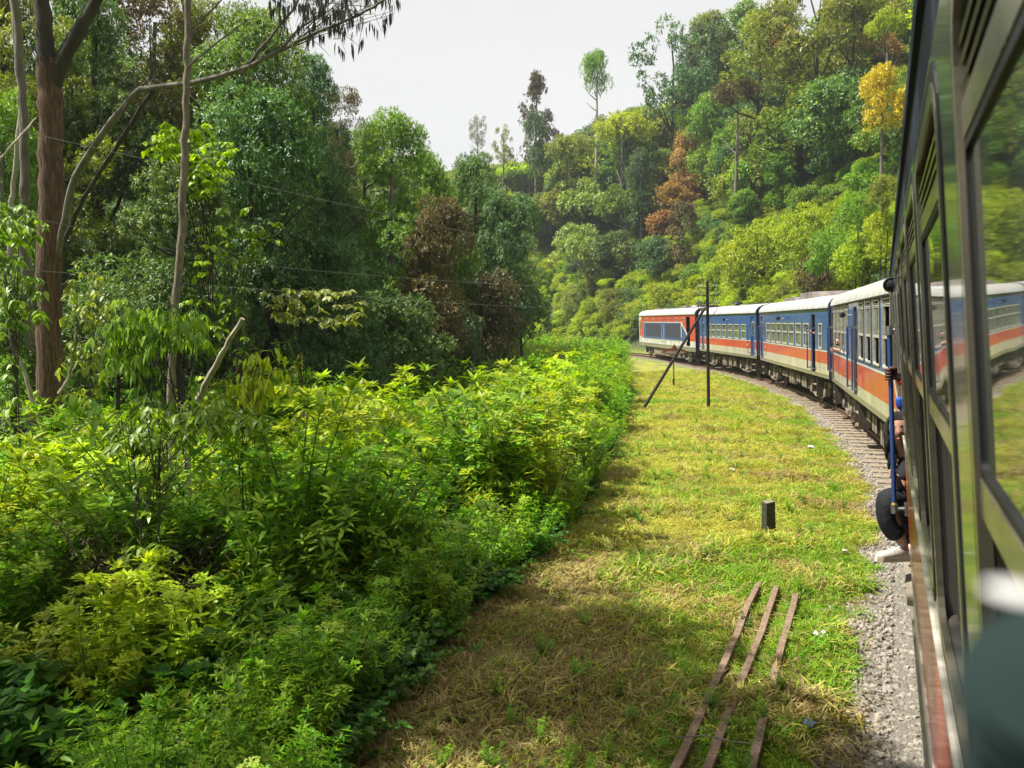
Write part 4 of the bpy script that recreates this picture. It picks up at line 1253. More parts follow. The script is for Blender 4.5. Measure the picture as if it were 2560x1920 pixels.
def underframe(root, x0, x1, seed, zt=1.03, boxes=True):
    q = random.Random(seed)
    mb = MB()
    mb.box(x0 + .05, x1 - .05, -2.6, -.3, zt - .12, zt, 0)
    mb.box(x0 - .25, x0 + .1, -1.6, -1.3, .82, 1.0, 0); mb.box(x1 - .1, x1 + .25, -1.6, -1.3, .82, 1.0, 0)
    for xe_ in (x0, x1):
        sgn = -1 if xe_ == x0 else 1
        for yb in (-.55, -2.35):
            mb.lathe([(.09, 0), (.09, .22 * sgn), (.2, .24 * sgn), (.2, .28 * sgn)], 'x', (xe_ + .02 * sgn, yb, .98), 14, 0)
        for kk in range(3):
            mb.tube([(xe_, -1.0 - .3 * kk, .95), (xe_ + .3 * sgn, -1.0 - .3 * kk, .55 + .08 * kk), (xe_ + .42 * sgn, -1.0 - .3 * kk, .6)], .03, 6, 0)
    mb.build('underframe', M['under'], root)
    bogie(root, x0 + 2.7); bogie(root, x1 - 2.7)
    if boxes:
        xs0 = x0 + 4.7
        while xs0 < x1 - 5.4:
            w = q.uniform(.5, 1.5); h = q.uniform(.35, .62)
            b = MB()
            b.box(xs0, xs0 + w, -.95, -.22 - q.uniform(0, .1), zt - .14 - h, zt - .125, 0)
            b.box(xs0 + .06, xs0 + w * .45, -.22, -.195, zt - .08 - h, zt - .2, 1)
            b.box(xs0 + w * .55, xs0 + w - .06, -.22, -.195, zt - .08 - h, zt - .2, 1)
            b.build('equipment_box', [M['underl'] if q.random() < .6 else M['under'], M['underl']], root, bevel=.012)
            xs0 += w + q.uniform(.2, .8)
        b = MB()
        for z_, o_ in ((.78, -.35), (.70, -.42), (.86, -.5)):
            b.tube([(x0 + 4.3, o_, z_), (x1 - 4.3, o_, z_)], .022, 6)
        b.lathe([(.0, 0), (.2, .02), (.22, .1), (.22, 1.0), (.2, 1.08), (0, 1.1)], 'x', (x0 + 4.9, -1.5, .6), 16)
        b.build('pipes', M['under'], root, smooth=True)

def coach_shell(root, x0, x1, ze, bands_m, bands, openings, lining=(1.96, 1.985)):
    mb = MB()
    mats = [M[bands_m[i]] for i in range(5)] + [M['inside']]
    wall(mb, x0, x1, bands, openings)
    # far wall, ends, floor
    mb2 = MB(); wall(mb2, x0, x1, bands, [])
    for v in mb2.v: pass
    b0 = len(mb.v)
    mb.v += [(v[0], -2.9 - v[1], v[2]) for v in mb2.v]
    mb.f += [tuple(b0 + i for i in reversed(f)) for f in mb2.f]; mb.m += mb2.m
    zb = bands[0][0]
    mb.box(x0 + .01, x1 - .01, -2.84, -.065, zb + .02, zb + .1, 5)
    o = mb.build('body', mats, root)
    for xe_, sg_ in ((x0, -1), (x1, 1)):
        prof = [(y * .985 - .02, z - .012) for y, z in roof_profile(ze)]
        poly = [(-.002, zb)] + [(min(y, -.002), z) for y, z in prof] + [(-2.898, zb)]
        e = MB(); n = len(poly)
        xa, xb = (xe_ - .03, xe_ + .002) if sg_ < 0 else (xe_ - .002, xe_ + .03)
        e.add([(xa, y, z) for y, z in poly] + [(xb, y, z) for y, z in poly], [tuple(range(n)), tuple(reversed(range(n, 2 * n)))] + [(i, (i + 1) % n, n + (i + 1) % n, n + i) for i in range(n)])
        e.build('end_wall', M['end'], root)
        g = MB()
        for kk in range(4):
            xx_ = xe_ + sg_ * (.04 + .07 * kk)
            g.ring(0, 0, 0, 0, 0, 0, 0) if False else None
            g.box(min(xx_, xx_ + .035 * sg_), max(xx_, xx_ + .035 * sg_), -2.05, -.85, 1.1, 3.25)
        g.build('gangway_bellows', M['rubber'], root)
    return o

def strip(root, name, x0, x1, z0, z1, m, proud=.006, gaps=()):
    xs_ = [x0]
    for a, b in gaps: xs_ += [a, b]
    xs_.append(x1)
    mb = MB()
    for i in range(0, len(xs_), 2): mb.box(xs_[i], xs_[i + 1], -.004, proud, z0, z1)
    return mb.build(name, M[m], root)

def side_lamp(root, x, z, r_=.075, out=.2):
    mb = MB()
    mb.tube([(x, 0, z - .02), (x, out * .6, z)], .018, 6, 1)
    mb.lathe([(.02, -.06), (r_ * .7, -.05), (r_, -.01), (r_, .03), (r_ * .85, .05), (r_ * .55, .035), (.01, .03)], 'x', (x, out, z), 20, 0)
    return mb.build('side_lamp', [M['black'], M['steel']], root, smooth=True)

def roof_vent(root, x, ze, y=-.9, m='black', s=1):
    mb = MB()
    mb.lathe([(.14 * s, -.05), (.14 * s, .10 * s), (.34 * s, .12 * s), (.30 * s, .2 * s), (.10 * s, .27 * s)], 'z', (x, y, ze + .45), 14)
    return mb.build('roof_ventilator', M[m], root, smooth=True)

def steps(root, x, w=.7, zt=1.0, n=2):
    mb = MB()
    for sx in (-w / 2, w / 2): mb.box(x + sx - .012, x + sx + .012, -.30, -.02, zt - .62, zt - .002, 0)
    for k in range(n): mb.box(x - w / 2, x + w / 2, -.30, -.03, zt - .6 + .3 * k, zt - .575 + .3 * k, 1)
    return mb.build('footstep', [M['under'], M['underl']], root)

def door_leaf(root, xa, xb, za, zb, m, window=True, inset=.05):
    mb = MB(); mb.box(xa, xb, -inset - .03, -inset, za, zb)
    d = mb.build('door', M[m], root)
    if window:
        w = MB(); w.ring(xa + .1, xb - .1, zb - 1.0, zb - .25, .04, -inset - .004, -inset + .012, .06); w.build('frame', M['frame'], d)
        g = MB(); g.box(xa + .12, xb - .12, -inset, -inset + .005, zb - .98, zb - .27); g.build('pane', M['glass'], d)
    h = MB(); h.tube([(xa + .06, -inset + .04, za + .9), (xa + .06, -inset + .04, za + 1.15)], .012, 6); h.build('handle', M['steel'], d)
    return d

def streaks(): pass

# ---- the nearest carriage, the camera leans out of it
c0, tc0, a0, b0_, MW0 = coach_root('railway_carriage', 'nearest dark carriage seen end-on along its side, glossy windows mirroring the train', 0)
W0 = [(.95 - .89 * k + -.74, .95 - .89 * k) for k in range(5, 0, -1)] + [(.21, .95), (1.27, 2.0), (2.2, 2.9), (3.1, 3.8), (4.0, 4.7), (4.9, 5.6)] + [(7.75 + .9 * k, 8.45 + .9 * k) for k in range(5)]
DO0 = (6.15, 7.15)
ze0 = 3.42
ops = [(a - tc0, b - tc0, 2.33, 3.24) for a, b in W0] + [(DO0[0] - tc0, DO0[1] - tc0, 1.12, 3.2)]
bands = [(1.0, 1.08, 3), (1.08, 1.5, 2), (1.5, 2.12, 1), (2.12, 2.2, 2), (2.2, 3.30, 4), (3.30, ze0, 0)]
coach_shell(c0, a0, b0_, ze0, ['gutter', 'red', 'cream', 'sill', 'pillar'], bands, ops)
roof(a0, b0_, ze0, c0, M['gutter'], lip=.006)
for i, (a, b) in enumerate(W0):
    louvre_window(c0, a - tc0, b - tc0, 2.33, 3.24, 3.155, 2.79, open_low=True, glass='glassnear', fm='frame0', rail_h=.035, apron=.045, slots=3, s=.22)
g_ = [(DO0[0] - tc0, DO0[1] - tc0)]
strip(c0, 'bead', a0, b0_, 1.49, 1.505, 'cream', .008, g_)
strip(c0, 'bead', a0, b0_, 2.195, 2.21, 'cream', .008, g_)
strip(c0, 'sole_bar', a0, b0_, .93, 1.0, 'sill', .012)
strip(c0, 'gutter', a0, b0_, ze0 - .03, ze0 + .004, 'gutter', .010)
underframe(c0, a0, b0_, 3)
steps(c0, 6.65 - tc0, .95, .93)
mb = MB(); mb.box(6.1 - tc0 - .02, 7.2 - tc0 + .02, -.3, .035, 1.12, 1.16); mb.build('door_step', M['underl'], c0, bevel=.006)
# seats and partitions inside, seen through the open lower sashes
mb = MB()
for k in range(-4, 15):
    xs_ = .1 + .9 * k - tc0
    if a0 + .5 < xs_ < b0_ - .5 and not (5.7 < .1 + .9 * k < 7.4):
        mb.box(xs_ - .05, xs_ + .05, -1.15, -.12, 1.5, 2.45); mb.box(xs_ - .3, xs_ + .3, -1.15, -.12, 1.45, 1.6)
mb.build('seats', mat('dark blue seat cloth', (.03, .05, .12), .8), c0, bevel=.03)
bar0 = MB()

# ---- the second carriage, old type with louvred windows
c1, tc1, a1, b1_, MW1 = coach_root('railway_carriage', 'old blue carriage with tall louvred windows, rear one of the three visible in full', 1)
ze1 = 3.42
WL = [(28.05, 28.9), (26.85, 27.75), (25.7, 26.6), (24.5, 25.4)]
WR = [(21.05, 22.0), (19.75, 20.7), (18.4, 19.35), (16.95, 17.95), (15.6, 16.55)]
ops = [(a - tc1, b - tc1, 2.08, 3.36) for a, b in WL + WR] + [(22.5 - tc1, 23.25 - tc1, 1.14, 3.3), (29.1 - tc1, 29.7 - tc1, 1.14, 3.2)]
bands = [(1.05, 1.17, 3), (1.17, 1.42, 2), (1.42, 1.93, 1), (1.93, 1.98, 2), (1.98, ze1, 4)]
coach_shell(c1, a1, b1_, ze1, ['navy', 'red', 'cream', 'sill', 'blue'], bands, ops)
roof(a1, b1_, ze1, c1, M['roof'])
for i, (a, b) in enumerate(WL + WR):
    louvre_window(c1, a - tc1, b - tc1, 2.08, 3.36, 3.22, 2.68, open_low=True, open_top=(i == 7), glass='glassfar', fm='frame', rail_h=.06)
door_leaf(c1, 22.5 - tc1, 23.0 - tc1, 1.14, 3.3, 'blue', False)
door_leaf(c1, 29.1 - tc1, 29.7 - tc1, 1.14, 3.2, 'blue', True)
for x, z0_, z1_ in ((23.55, 1.3, 2.83), (22.38, 1.3, 2.83), (29.85, 1.38, 2.8), (29.0, 1.38, 2.8)): handrail(c1, x - tc1, z0_, z1_, .12, r_=.022)
g_ = [(22.5 - tc1, 23.25 - tc1), (29.1 - tc1, 29.7 - tc1)]
strip(c1, 'bead', a1, b1_, 1.935, 1.97, 'white', .007, g_)
strip(c1, 'gutter', a1, b1_, ze1 - .02, ze1 + .02, 'rubber', .045)
side_lamp(c1, 23.8 - tc1, 3.12)
roof_vent(c1, 20.5 - tc1, ze1, -1.2, s=1.25); roof_vent(c1, 26.5 - tc1, ze1, -1.3)
underframe(c1, a1, b1_, 8)
steps(c1, 22.9 - tc1, .8); steps(c1, 29.4 - tc1, .6)
mb = MB(); mb.box(a1 + .3, b1_ - .3, -.34, -.30, .95, 1.05); mb.build('sole_bar', M['sill'], c1)

# ---- third and fourth carriages, windows in pairs of panes
def modern_coach(k, label, wins, doors, zw, seed, small=()):
    c, tc_, x0, x1, mw = coach_root('railway_carriage', label, k)
    ze = 3.38
    ops = [(a - tc_, b - tc_, zw[0], zw[1]) for a, b in wins + list(small)] + [(a - tc_, b - tc_, 1.16, 3.2) for a, b, lf in doors]
    bands = [(1.05, 1.17, 3), (1.17, 1.53, 2), (1.53, 1.93, 1), (1.93, 1.98, 2), (1.98, ze, 0)]
    coach_shell(c, x0, x1, ze, ['blue', 'red', 'cream', 'sill', 'navy'], bands, ops)
    roof(x0, x1, ze, c, M['roof'])
    for a, b in wins + list(small): sash_window(c, a - tc_, b - tc_, zw[0] + .0, zw[1], zw[2])
    for a, b, lf in doors:
        if lf: door_leaf(c, a - tc_, b - tc_, 1.16, 3.2, 'blue', True, .04)
        for x in (a - .12, b + .12): handrail(c, x - tc_, 1.28, 2.75, .12, r_=.022)
        steps(c, (a + b) / 2 - tc_, .75)
    strip(c, 'bead', x0, x1, 1.935, 1.97, 'white', .007, sorted([(a - tc_, b - tc_) for a, b, lf in doors]))
    strip(c, 'gutter', x0, x1, ze - .02, ze + .02, 'rubber', .045)
    strip(c, 'bead', x0, x1, 1.165, 1.185, 'sill', .007, sorted([(a - tc_, b - tc_) for a, b, lf in doors]))
    underframe(c, x0, x1, seed)
    return c, tc_, mw
w2 = [(33.15, 34.15), (34.6, 35.68), (36.1, 37.17), (37.55, 38.7), (39.0, 40.18), (40.5, 41.6), (41.9, 43.1)]
c2, tc2, MW2 = modern_coach(2, 'bright blue carriage with seven framed windows and an open rear door, mid train', w2, [(32.1, 32.75, False), (44.2, 44.85, True)], (2.03, 2.88, 2.53), 12, [(30.95, 31.5)])
w3 = [(47.05, 47.95), (48.42, 49.38), (49.8, 50.75), (51.2, 52.1), (52.45, 53.4), (53.8, 54.75), (55.1, 56.0)]
c3, tc3, MW3 = modern_coach(3, 'bright blue carriage directly behind the leading power car and the telegraph pole', w3, [(45.45, 46.1, True), (56.9, 57.5, True)], (2.03, 2.80, 2.45), 14)
side_lamp(c2, 38.5 - tc2, 3.1, .085); side_lamp(c3, 50.9 - tc3, 3.08, .085)
roof_vent(c3, 52.0 - tc3, 3.38, -.9)
for c_, xe_ in ((c3, 46.75 - tc3), (c2, 43.55 - tc2)):
    mb = MB(); mb.lathe([(.075, .002), (.075, .008), (.03, .010)], 'y', (xe_, 0, 1.72), 14); mb.build('emblem', M['white'], c_)
# raised radiator housings on the roofs
def roof_housing(c, x0, x1, ze, y0=-2.3, y1=-.55, h=.26, name='roof_housing'):
    mb = MB()
    mb.prism([(x0, ze + .40), (x0 + .35, ze + .40 + h), (x1 - .35, ze + .40 + h), (x1, ze + .40)], y0, y1)
    o = mb.build(name, M['roofdark'], c, bevel=.03)
    q = MB()
    nn_ = max(3, int((x1 - x0 - .9) / .35))
    for k in range(nn_):
        xa = x0 + .45 + k * (x1 - x0 - .9) / nn_
        q.box(xa, xa + .06, y0 + .15, y1 - .15, ze + .40 + h - .01, ze + .43 + h)
    q.build('grille', M['black'], o)
    return o
roof_housing(c2, 35.0 - tc2, 38.0 - tc2, 3.38, h=.30); roof_housing(c2, 38.6 - tc2, 41.6 - tc2, 3.38, h=.2)
roof_housing(c3, 49 - tc3, 51.5 - tc3, 3.38, -2.3, -1.0, h=.12)
strip_ = MB()
for k in range(2):
    strip_.box(30.6 - tc2 + k * 1.4, 31.7 - tc2 + k * 1.4, -.9, -.75, 3.38 + .46, 3.38 + .49)
strip_.build('roof_rib', M['end'], c2)

# ---- leading power car
c4, tc4, a4, b4_, MW4 = coach_root('power_car', 'white, red and blue diesel power car with two dark side grilles leading the train', 4, 'power car', None)
ze4 = 3.45
X = lambda t: t - tc4
door4 = (59.9, 60.9)
ops = [(X(a), X(b), 3.0, 3.16) for a, b in ((72.86, 73.74), (70.45, 71.27), (68.0, 68.87), (65.54, 66.25), (63.16, 63.91), (61.2, 61.96))]
ops = [((a + b) / 2 - .24, (a + b) / 2 + .24, 2.97, 3.2) for a, b, _, _ in ops] + [(X(59.9), X(60.9), 1.25, 3.3), (X(75.3), X(75.75), 2.3, 3.0)]
bands = [(.9, 1.17, 3), (1.17, 1.6, 2), (1.6, 2.88, 1), (2.88, ze4, 1)]
coach_shell(c4, a4, b4_, ze4, ['blue', 'red', 'white', 'sill', 'navy'], bands, ops)
roof(a4, b4_, ze4, c4, M['roof'])
# blue panel with slanted rear edge and white border, standing proud of the side
mb = MB(); mb.prism([(X(74.5), 1.56), (X(74.5), 2.93), (X(62.2), 2.93), (X(60.6), 2.1), (X(60.6), 1.56)], .002, .012); mb.build('side_border', M['white'], c4)
mb = MB(); mb.prism([(X(74.4), 1.60), (X(74.4), 2.87), (X(62.3), 2.87), (X(60.9), 2.1), (X(60.9), 1.60)], .010, .022); pn = mb.build('side_panel', M['blue'], c4)
for xa, xb in ((68.0, 73.5), (62.3, 66.7)):
    mb = MB(); mb.box(X(xa), X(xb), .018, .034, 1.76, 2.82)
    gr_ = mb.build('grille', M['grille'], pn)
for k in range(0):
    pass
for xv in (67.05, 67.75):
    handrail(c4, X(xv), 1.36, 2.8, .09, 'white', .02)
mb = MB(); mb.box(X(62.0), X(62.25), .02, .034, 1.8, 2.8); mb.build('trim', M['frame'], c4)
mb = MB(); mb.prism([(b4_ - .9, 1.2), (b4_ - .9, 3.4), (b4_ + .0, 3.4), (b4_ + .0, 1.2)], .002, .014); mb.build('cab_panel', M['white'], c4)
mb = MB(); mb.box(b4_ - .78, b4_ - .25, .010, .022, 1.75, 3.1); mb.build('cab_door', M['red'], c4)
mb = MB(); mb.ring(X(75.3), X(75.75), 2.3, 3.0, .04, -.02, .03, .06); cf = mb.build('cab_window', M['frame'], c4)
mb = MB(); mb.box(X(75.32), X(75.73), .018, .024, 2.33, 2.97); mb.build('pane', M['glass'], cf)
for a, b, _, _ in ops[:6]:
    mb = MB(); mb.ring(a - .02, b + .02, 2.95, 3.22, .05, -.02, .012, .05); f = mb.build('small_window', M['frame'], c4)
    mb = MB(); mb.box(a, b, -.03, -.024, 2.97, 3.2); mb.build('pane', M['glass'], f)
# nose of the cab
mb = MB()
prof = [(b4_, .95), (b4_ + .55, 1.0), (b4_ + .62, 1.9), (b4_ + .42, 2.6), (b4_ + .1, 3.4), (b4_, 3.8)]
mb.prism(prof, -2.75, -.12); mb.build('cab_nose', M['white'], c4, bevel=.06)
for xh, w_, h_ in ((72.8, 1.4, .14), (70.3, 1.0, .10), (64.5, 1.2, .2), (61.5, 2.6, .17), (67.5, 1.5, .08)):
    mb = MB(); mb.box(X(xh) - w_ / 2, X(xh) + w_ / 2, -2.0, -.85, ze4 + .40, ze4 + .46 + h_); mb.build('roof_hatch', M['roofdark'], c4, bevel=.03)
roof_vent(c4, X(61.2), ze4, -.7, 'white', .6)
underframe(c4, a4, b4_, 21, .93)
mb = MB(); mb.box(X(66.2), X(71.4), -.95, -.12, .32, .86); mb.build('fuel_tank', M['underl'], c4, bevel=.05)
mb = MB()
for k in range(4): mb.box(X(60.0), X(60.5), -.12, -.02, .2 + k * .22, .23 + k * .22)
for xx_ in (60.0, 60.5): mb.box(X(xx_) - .02, X(xx_) + .02, -.12, -.08, .18, .95)
mb.build('ladder', M['steel'], c4)
door_leaf(c4, X(60.2), X(60.9), 1.25, 3.3, 'grille', False, .25)
strip(c4, 'bead', a4, b4_, 1.155, 1.18, 'rubber', .006)
strip(c4, 'gutter', a4, b4_, ze4 - .02, ze4 + .02, 'roofdark', .045)

def loc(mw, tcx, px, py, t):
    """local (x, y, z) in a carriage of the spot seen at (px, py) in the plane across the carriage at t"""
    inv = mw.inverted()
    o = inv @ Vector((0, 0, CAM_H)); p = inv @ (Vector((0, 0, CAM_H)) + Vector(ray(px, py)))
    d = p - o
    s = (t - tcx - o.x) / d.x
    return o + d * s

# long grab rail at the open door of the nearest carriage
pt, pb = loc(MW0, tc0, 2223, 826, 6.45), loc(MW0, tc0, 2236, 1272, 6.45)
mb = MB(); mb.tube([pt, pb], .016, 12, 0); mb.tube([pb.lerp(pt, .0), pb.lerp(pt, .035)], .0165, 12, 2)
for p_ in (pt, pb):
    mb.tube([(p_.x, p_.y + .02, p_.z), (p_.x, 0, p_.z)], .014, 8, 1); mb.box(p_.x - .05, p_.x + .05, .001, .016, p_.z - .04, p_.z + .04, 1)
    mb.lathe([(.024, -.03), (.024, .03)], 'z', (p_.x, p_.y, p_.z), 12, 1)
mb.build('door_handrail', [M['bluerail'], M['steel'], M['yellowtip']], c0, smooth=True)
pl = loc(MW0, tc0, 2228, 712, 7.6)
mb = MB(); mb.tube([(pl.x, 0, pl.z), tuple(pl)], .016, 8, 1)
mb.lathe([(.02, .05), (.045, .045), (.062, .02), (.062, -.012), (.052, -.03), (.046, -.018), (.03, -.03), (.004, -.034)], 'x', tuple(pl), 24, 0)
mb.build('side_lamp', [M['black'], M['steel']], c0, smooth=True)

# out of focus padded ledge right beside the camera
pad_m = mat('dark teal sleeve cloth', (.003, .016, .015), .9)
pA = at(2640, 1560, .30)
e0 = car_frame(*CARS[0][:3])[1]
# ------------------------------------------------------------------ people
def skin_mesh(name, nodes, edges, level=2):
    """one continuous body grown round a skeleton of joints; nodes: {key: (point, radius or (rx, ry))}"""
    keys = list(nodes)
    me = bpy.data.meshes.new(name)
    me.from_pydata([tuple(nodes[k][0]) for k in keys], [(keys.index(a), keys.index(b)) for a, b in edges], [])
    tmp = bpy.data.objects.new(name, me); COL.objects.link(tmp)
    md = tmp.modifiers.new('s', 'SKIN'); md.use_smooth_shade = True
    sv = me.skin_vertices[0].data
    for i, k in enumerate(keys):
        rr = nodes[k][1]
        sv[i].radius = rr if hasattr(rr, '__len__') else (rr, rr)
        sv[i].use_root = (i == 0)
    sub = tmp.modifiers.new('u', 'SUBSURF'); sub.levels = level; sub.render_levels = level
    dg = bpy.context.evaluated_depsgraph_get(); dg.update()
    out = bpy.data.meshes.new_from_object(tmp.evaluated_get(dg))
    bpy.data.objects.remove(tmp); out.name = name
    return out

def skin_tone(name, c): return mat(name, c, .5, var=.12, scale=12)
SK = {'warm': skin_tone('warm brown skin', (.42, .23, .15)), 'light': skin_tone('light tanned skin', (.60, .36, .26)), 'deep': skin_tone('deep brown skin', (.10, .045, .028))}
HAIR = mat('black hair', (.012, .010, .010), .45, var=.5, scale=60, bump=.6, bscale=120, stretch=(4, 4, .6))
WHITE = mat('eye white', (.7, .68, .65), .3); LIP = mat('lips', (.40, .10, .09), .4)
CL = {'black': mat('black cloth', (.012, .013, .017), .85, var=.5, scale=14, bump=.5, bscale=18), 'blue': mat('bright blue cloth', (.02, .10, .50), .8), 'white': mat('white shirt cloth', (.72, .72, .72), .8, bump=.4, bscale=20),
      'shoe': mat('dirty white trainer', (.66, .60, .54), .7, var=.3, scale=20), 'sole': mat('shoe sole', (.60, .52, .42), .8), 'red': mat('red bangle', (.7, .02, .03), .4), 'grey': mat('grey cloth', (.3, .3, .32), .8)}

def head_bm(bm, M_, s=1.0):
    """head with brow, nose, cheeks, chin and ears; faces -Y, centre between the ears"""
    import mathutils
    r = bmesh.ops.create_uvsphere(bm, u_segments=28, v_segments=20, radius=1.0)
    for v in r['verts']:
        x, y, z = v.co
        X_, Y_, Z_ = x * .074, y * .094, z * .115
        if z < -.1:
            k = min(1, (-z - .1) / .8); X_ *= 1 - .38 * k; Y_ = Y_ * (1 - .25 * k) - .012 * k
        if y < -.5:
            f = (-y - .5) / .5
            Y_ += .010 * f * (abs(z - .1) < .16) * (.25 < abs(x) < .6)      # eye sockets
            g = math.exp(-(x / .17) ** 2) * math.exp(-((z + .18) / .20) ** 2) ; Y_ -= .030 * g * f   # nose
            Y_ -= .006 * math.exp(-(x / .3) ** 2) * math.exp(-((z + .50) / .10) ** 2)  # lips
            Y_ -= .010 * math.exp(-(x / .25) ** 2) * math.exp(-((z + .85) / .15) ** 2)  # chin
        v.co = M_ @ (Vector((X_, Y_, Z_)) * s)
    for sx in (-1, 1):
        e = bmesh.ops.create_uvsphere(bm, u_segments=10, v_segments=8, radius=1.0)
        for v in e['verts']:
            v.co = M_ @ ((Vector((v.co.x * .010, v.co.y * .018, v.co.z * .030)) + Vector((sx * .076, .008, -.005))) * s)

def ellip(name, parent, M_, c, r, m, seg=12):
    bm = bmesh.new(); e = bmesh.ops.create_uvsphere(bm, u_segments=seg, v_segments=max(6, seg * 2 // 3), radius=1)
    for v in e['verts']: v.co = M_ @ (Vector((v.co.x * r[0], v.co.y * r[1], v.co.z * r[2])) + Vector(c))
    me = bpy.data.meshes.new(name); bm.to_mesh(me); bm.free()
    return link(name, me, parent, [m], True)

def person(label, base, nodes, edges, clothes, head_c, head_dir, skin, group=None, roll=0.0, hair='short', hands=()):
    """nodes are world points; head faces head_dir"""
    base = Vector(base)
    root = empty('person', base); tag(root, label, 'person', group)
    rel = lambda nd: {k: (Vector(v[0]) - base, v[1]) for k, v in nd.items()}
    body = skin_mesh('body', rel(nodes), edges)
    fwd = Vector(head_dir).normalized(); yv = -fwd
    zv = (Vector((0, 0, 1)) - yv * yv.z).normalized(); xv = yv.cross(zv)
    zr = zv * math.cos(roll) + xv * math.sin(roll); xr = yv.cross(zr)
    Mh = Matrix(((xr.x, yv.x, zr.x, 0), (xr.y, yv.y, zr.y, 0), (xr.z, yv.z, zr.z, 0), (0, 0, 0, 1)))
    Mh = Matrix.Translation(Vector(head_c) - base) @ Mh
    bm = bmesh.new(); bm.from_mesh(body); head_bm(bm, Mh)
    for fan in hands:
        # fingers and thumb as tapering bent chains: (list of points, radius)
        for pts, r0 in fan:
            mb = MB(); mb.tube([Vector(p) - base for p in pts], [r0 * (1 - .18 * i / max(1, len(pts) - 1)) for i in range(len(pts))], 8)
            vv = [bm.verts.new(v) for v in mb.v]
            for f in mb.f:
                try: bm.faces.new([vv[i] for i in f])
                except ValueError: pass
    bm.to_mesh(body); bm.free()
    b = link('body', body, root, [skin], True)
    for nm, nd, ed, m in clothes:
        link(nm, skin_mesh(nm, rel(nd), ed), root, [m], True)
    for sx in (-1, 1):
        ew = ellip('eye', root, Mh, (sx * .030, -.080, .010), (.013, .008, .007), WHITE)
        ellip('pupil', ew, Mh, (sx * .030, -.0865, .010), (.006, .004, .006), HAIR)
        ellip('eyebrow', root, Mh, (sx * .031, -.088, .030), (.018, .006, .004), HAIR)
    ellip('mouth', root, Mh, (0, -.0865, -.057), (.023, .008, .008), LIP)
    return root, Mh

def off(mw, tcx, px, py, t, dy=0.0, dx=0.0, dz=0.0):
    p = loc(mw, tcx, px, py, t)
    return mw @ Vector((p.x + dx, p.y + dy, p.z + dz))

ax0 = Vector((MW0[0][0], MW0[1][0], MW0[2][0])); out0 = Vector((MW0[0][1], MW0[1][1], MW0[2][1]))
q = lambda px, py, t=6.75, **k: off(MW0, tc0, px, py, t, **k)
hc = q(2249, 1073)
hip = q(2330, 1262, 6.9); chest = q(2290, 1180, 6.9); sho = q(2272, 1148, 6.8); neck = q(2256, 1122, 6.8)
knee = q(2212, 1243, 6.55); ank = q(2262, 1372, 6.6); toe = q(2210, 1392, 6.45)
knee2 = q(2225, 1246, 6.85); ank2 = q(2275, 1376, 6.9)
elb = q(2250, 1225, 6.7); hand = q(2238, 1188, 6.6)
nd = {'hip': (hip, .12), 'chest': (chest, .12), 'neckb': (neck.lerp(chest, .3), .06), 'neck': (neck, .048), 'skull': (hc + Vector((0, 0, -.02)), .055),
      'sho': (sho, .055), 'elb': (elb, .038), 'wr': (hand.lerp(elb, .25), .026), 'palm': (hand, .032),
      'knee': (knee, .06), 'ank': (ank, .036), 'toe': (toe, .03), 'knee2': (knee2, .06), 'ank2': (ank2, .036)}
ed = [('hip', 'chest'), ('chest', 'neckb'), ('neckb', 'neck'), ('neck', 'skull'), ('chest', 'sho'), ('sho', 'elb'), ('elb', 'wr'), ('wr', 'palm'), ('hip', 'knee'), ('knee', 'ank'), ('ank', 'toe'), ('hip', 'knee2'), ('knee2', 'ank2')]
tr_nd = {'hip': (hip, .145), 'th': (hip.lerp(knee, .5), .105), 'knee': (knee, .085), 'sh': (knee.lerp(ank, .42) + out0 * .045, .078), 'cuff_or_glare': (knee.lerp(ank, .82) + out0 * .012, .072),
         'th2': (hip.lerp(knee2, .5), .10), 'knee2': (knee2, .08), 'sh2': (knee2.lerp(ank2, .45), .082), 'cuff_or_glare2': (knee2.lerp(ank2, .88), .08)}
tr_ed = [('hip', 'th'), ('th', 'knee'), ('knee', 'sh'), ('sh', 'cuff_or_glare'), ('hip', 'th2'), ('th2', 'knee2'), ('knee2', 'sh2'), ('sh2', 'cuff_or_glare2')]
to_nd = {'hip': (hip + Vector((0, 0, .03)), .14), 'chest': (chest, .14), 'col': (neck.lerp(chest, .45), .075), 'sho': (sho, .072), 'sl': (sho.lerp(elb, .8), .056)}
to_ed = [('hip', 'chest'), ('chest', 'col'), ('chest', 'sho'), ('sho', 'sl')]
fing = []
wdir = (hand - elb).normalized()
for k in range(4):
    s_ = ax0 * (-.012 + .0 * k) + Vector((0, 0, .012 * (1.5 - k)))
    fing.append(([hand + s_, hand + s_ + wdir * .03 + out0 * .02, hand + s_ + wdir * .03 + out0 * .03 - ax0 * .02, hand + s_ + wdir * .012 + out0 * .02 - ax0 * .035], .009))
fing.append(([hand, hand + Vector((0, 0, .03)) - ax0 * .02, hand + Vector((0, 0, .035)) - ax0 * .04], .010))
wom, Mh = person('woman in black leaning out of the open carriage door, long dark hair, white trainer', (hip.x, hip.y, q(2262, 1403, 6.6).z), nd, ed,
                 [('trousers', tr_nd, tr_ed, CL['black']), ('top', to_nd, to_ed, CL['black'])], hc, -ax0 * 1.0 + out0 * .10 + Vector((0, 0, .0)), SK['warm'], roll=R(-10), hands=[fing])
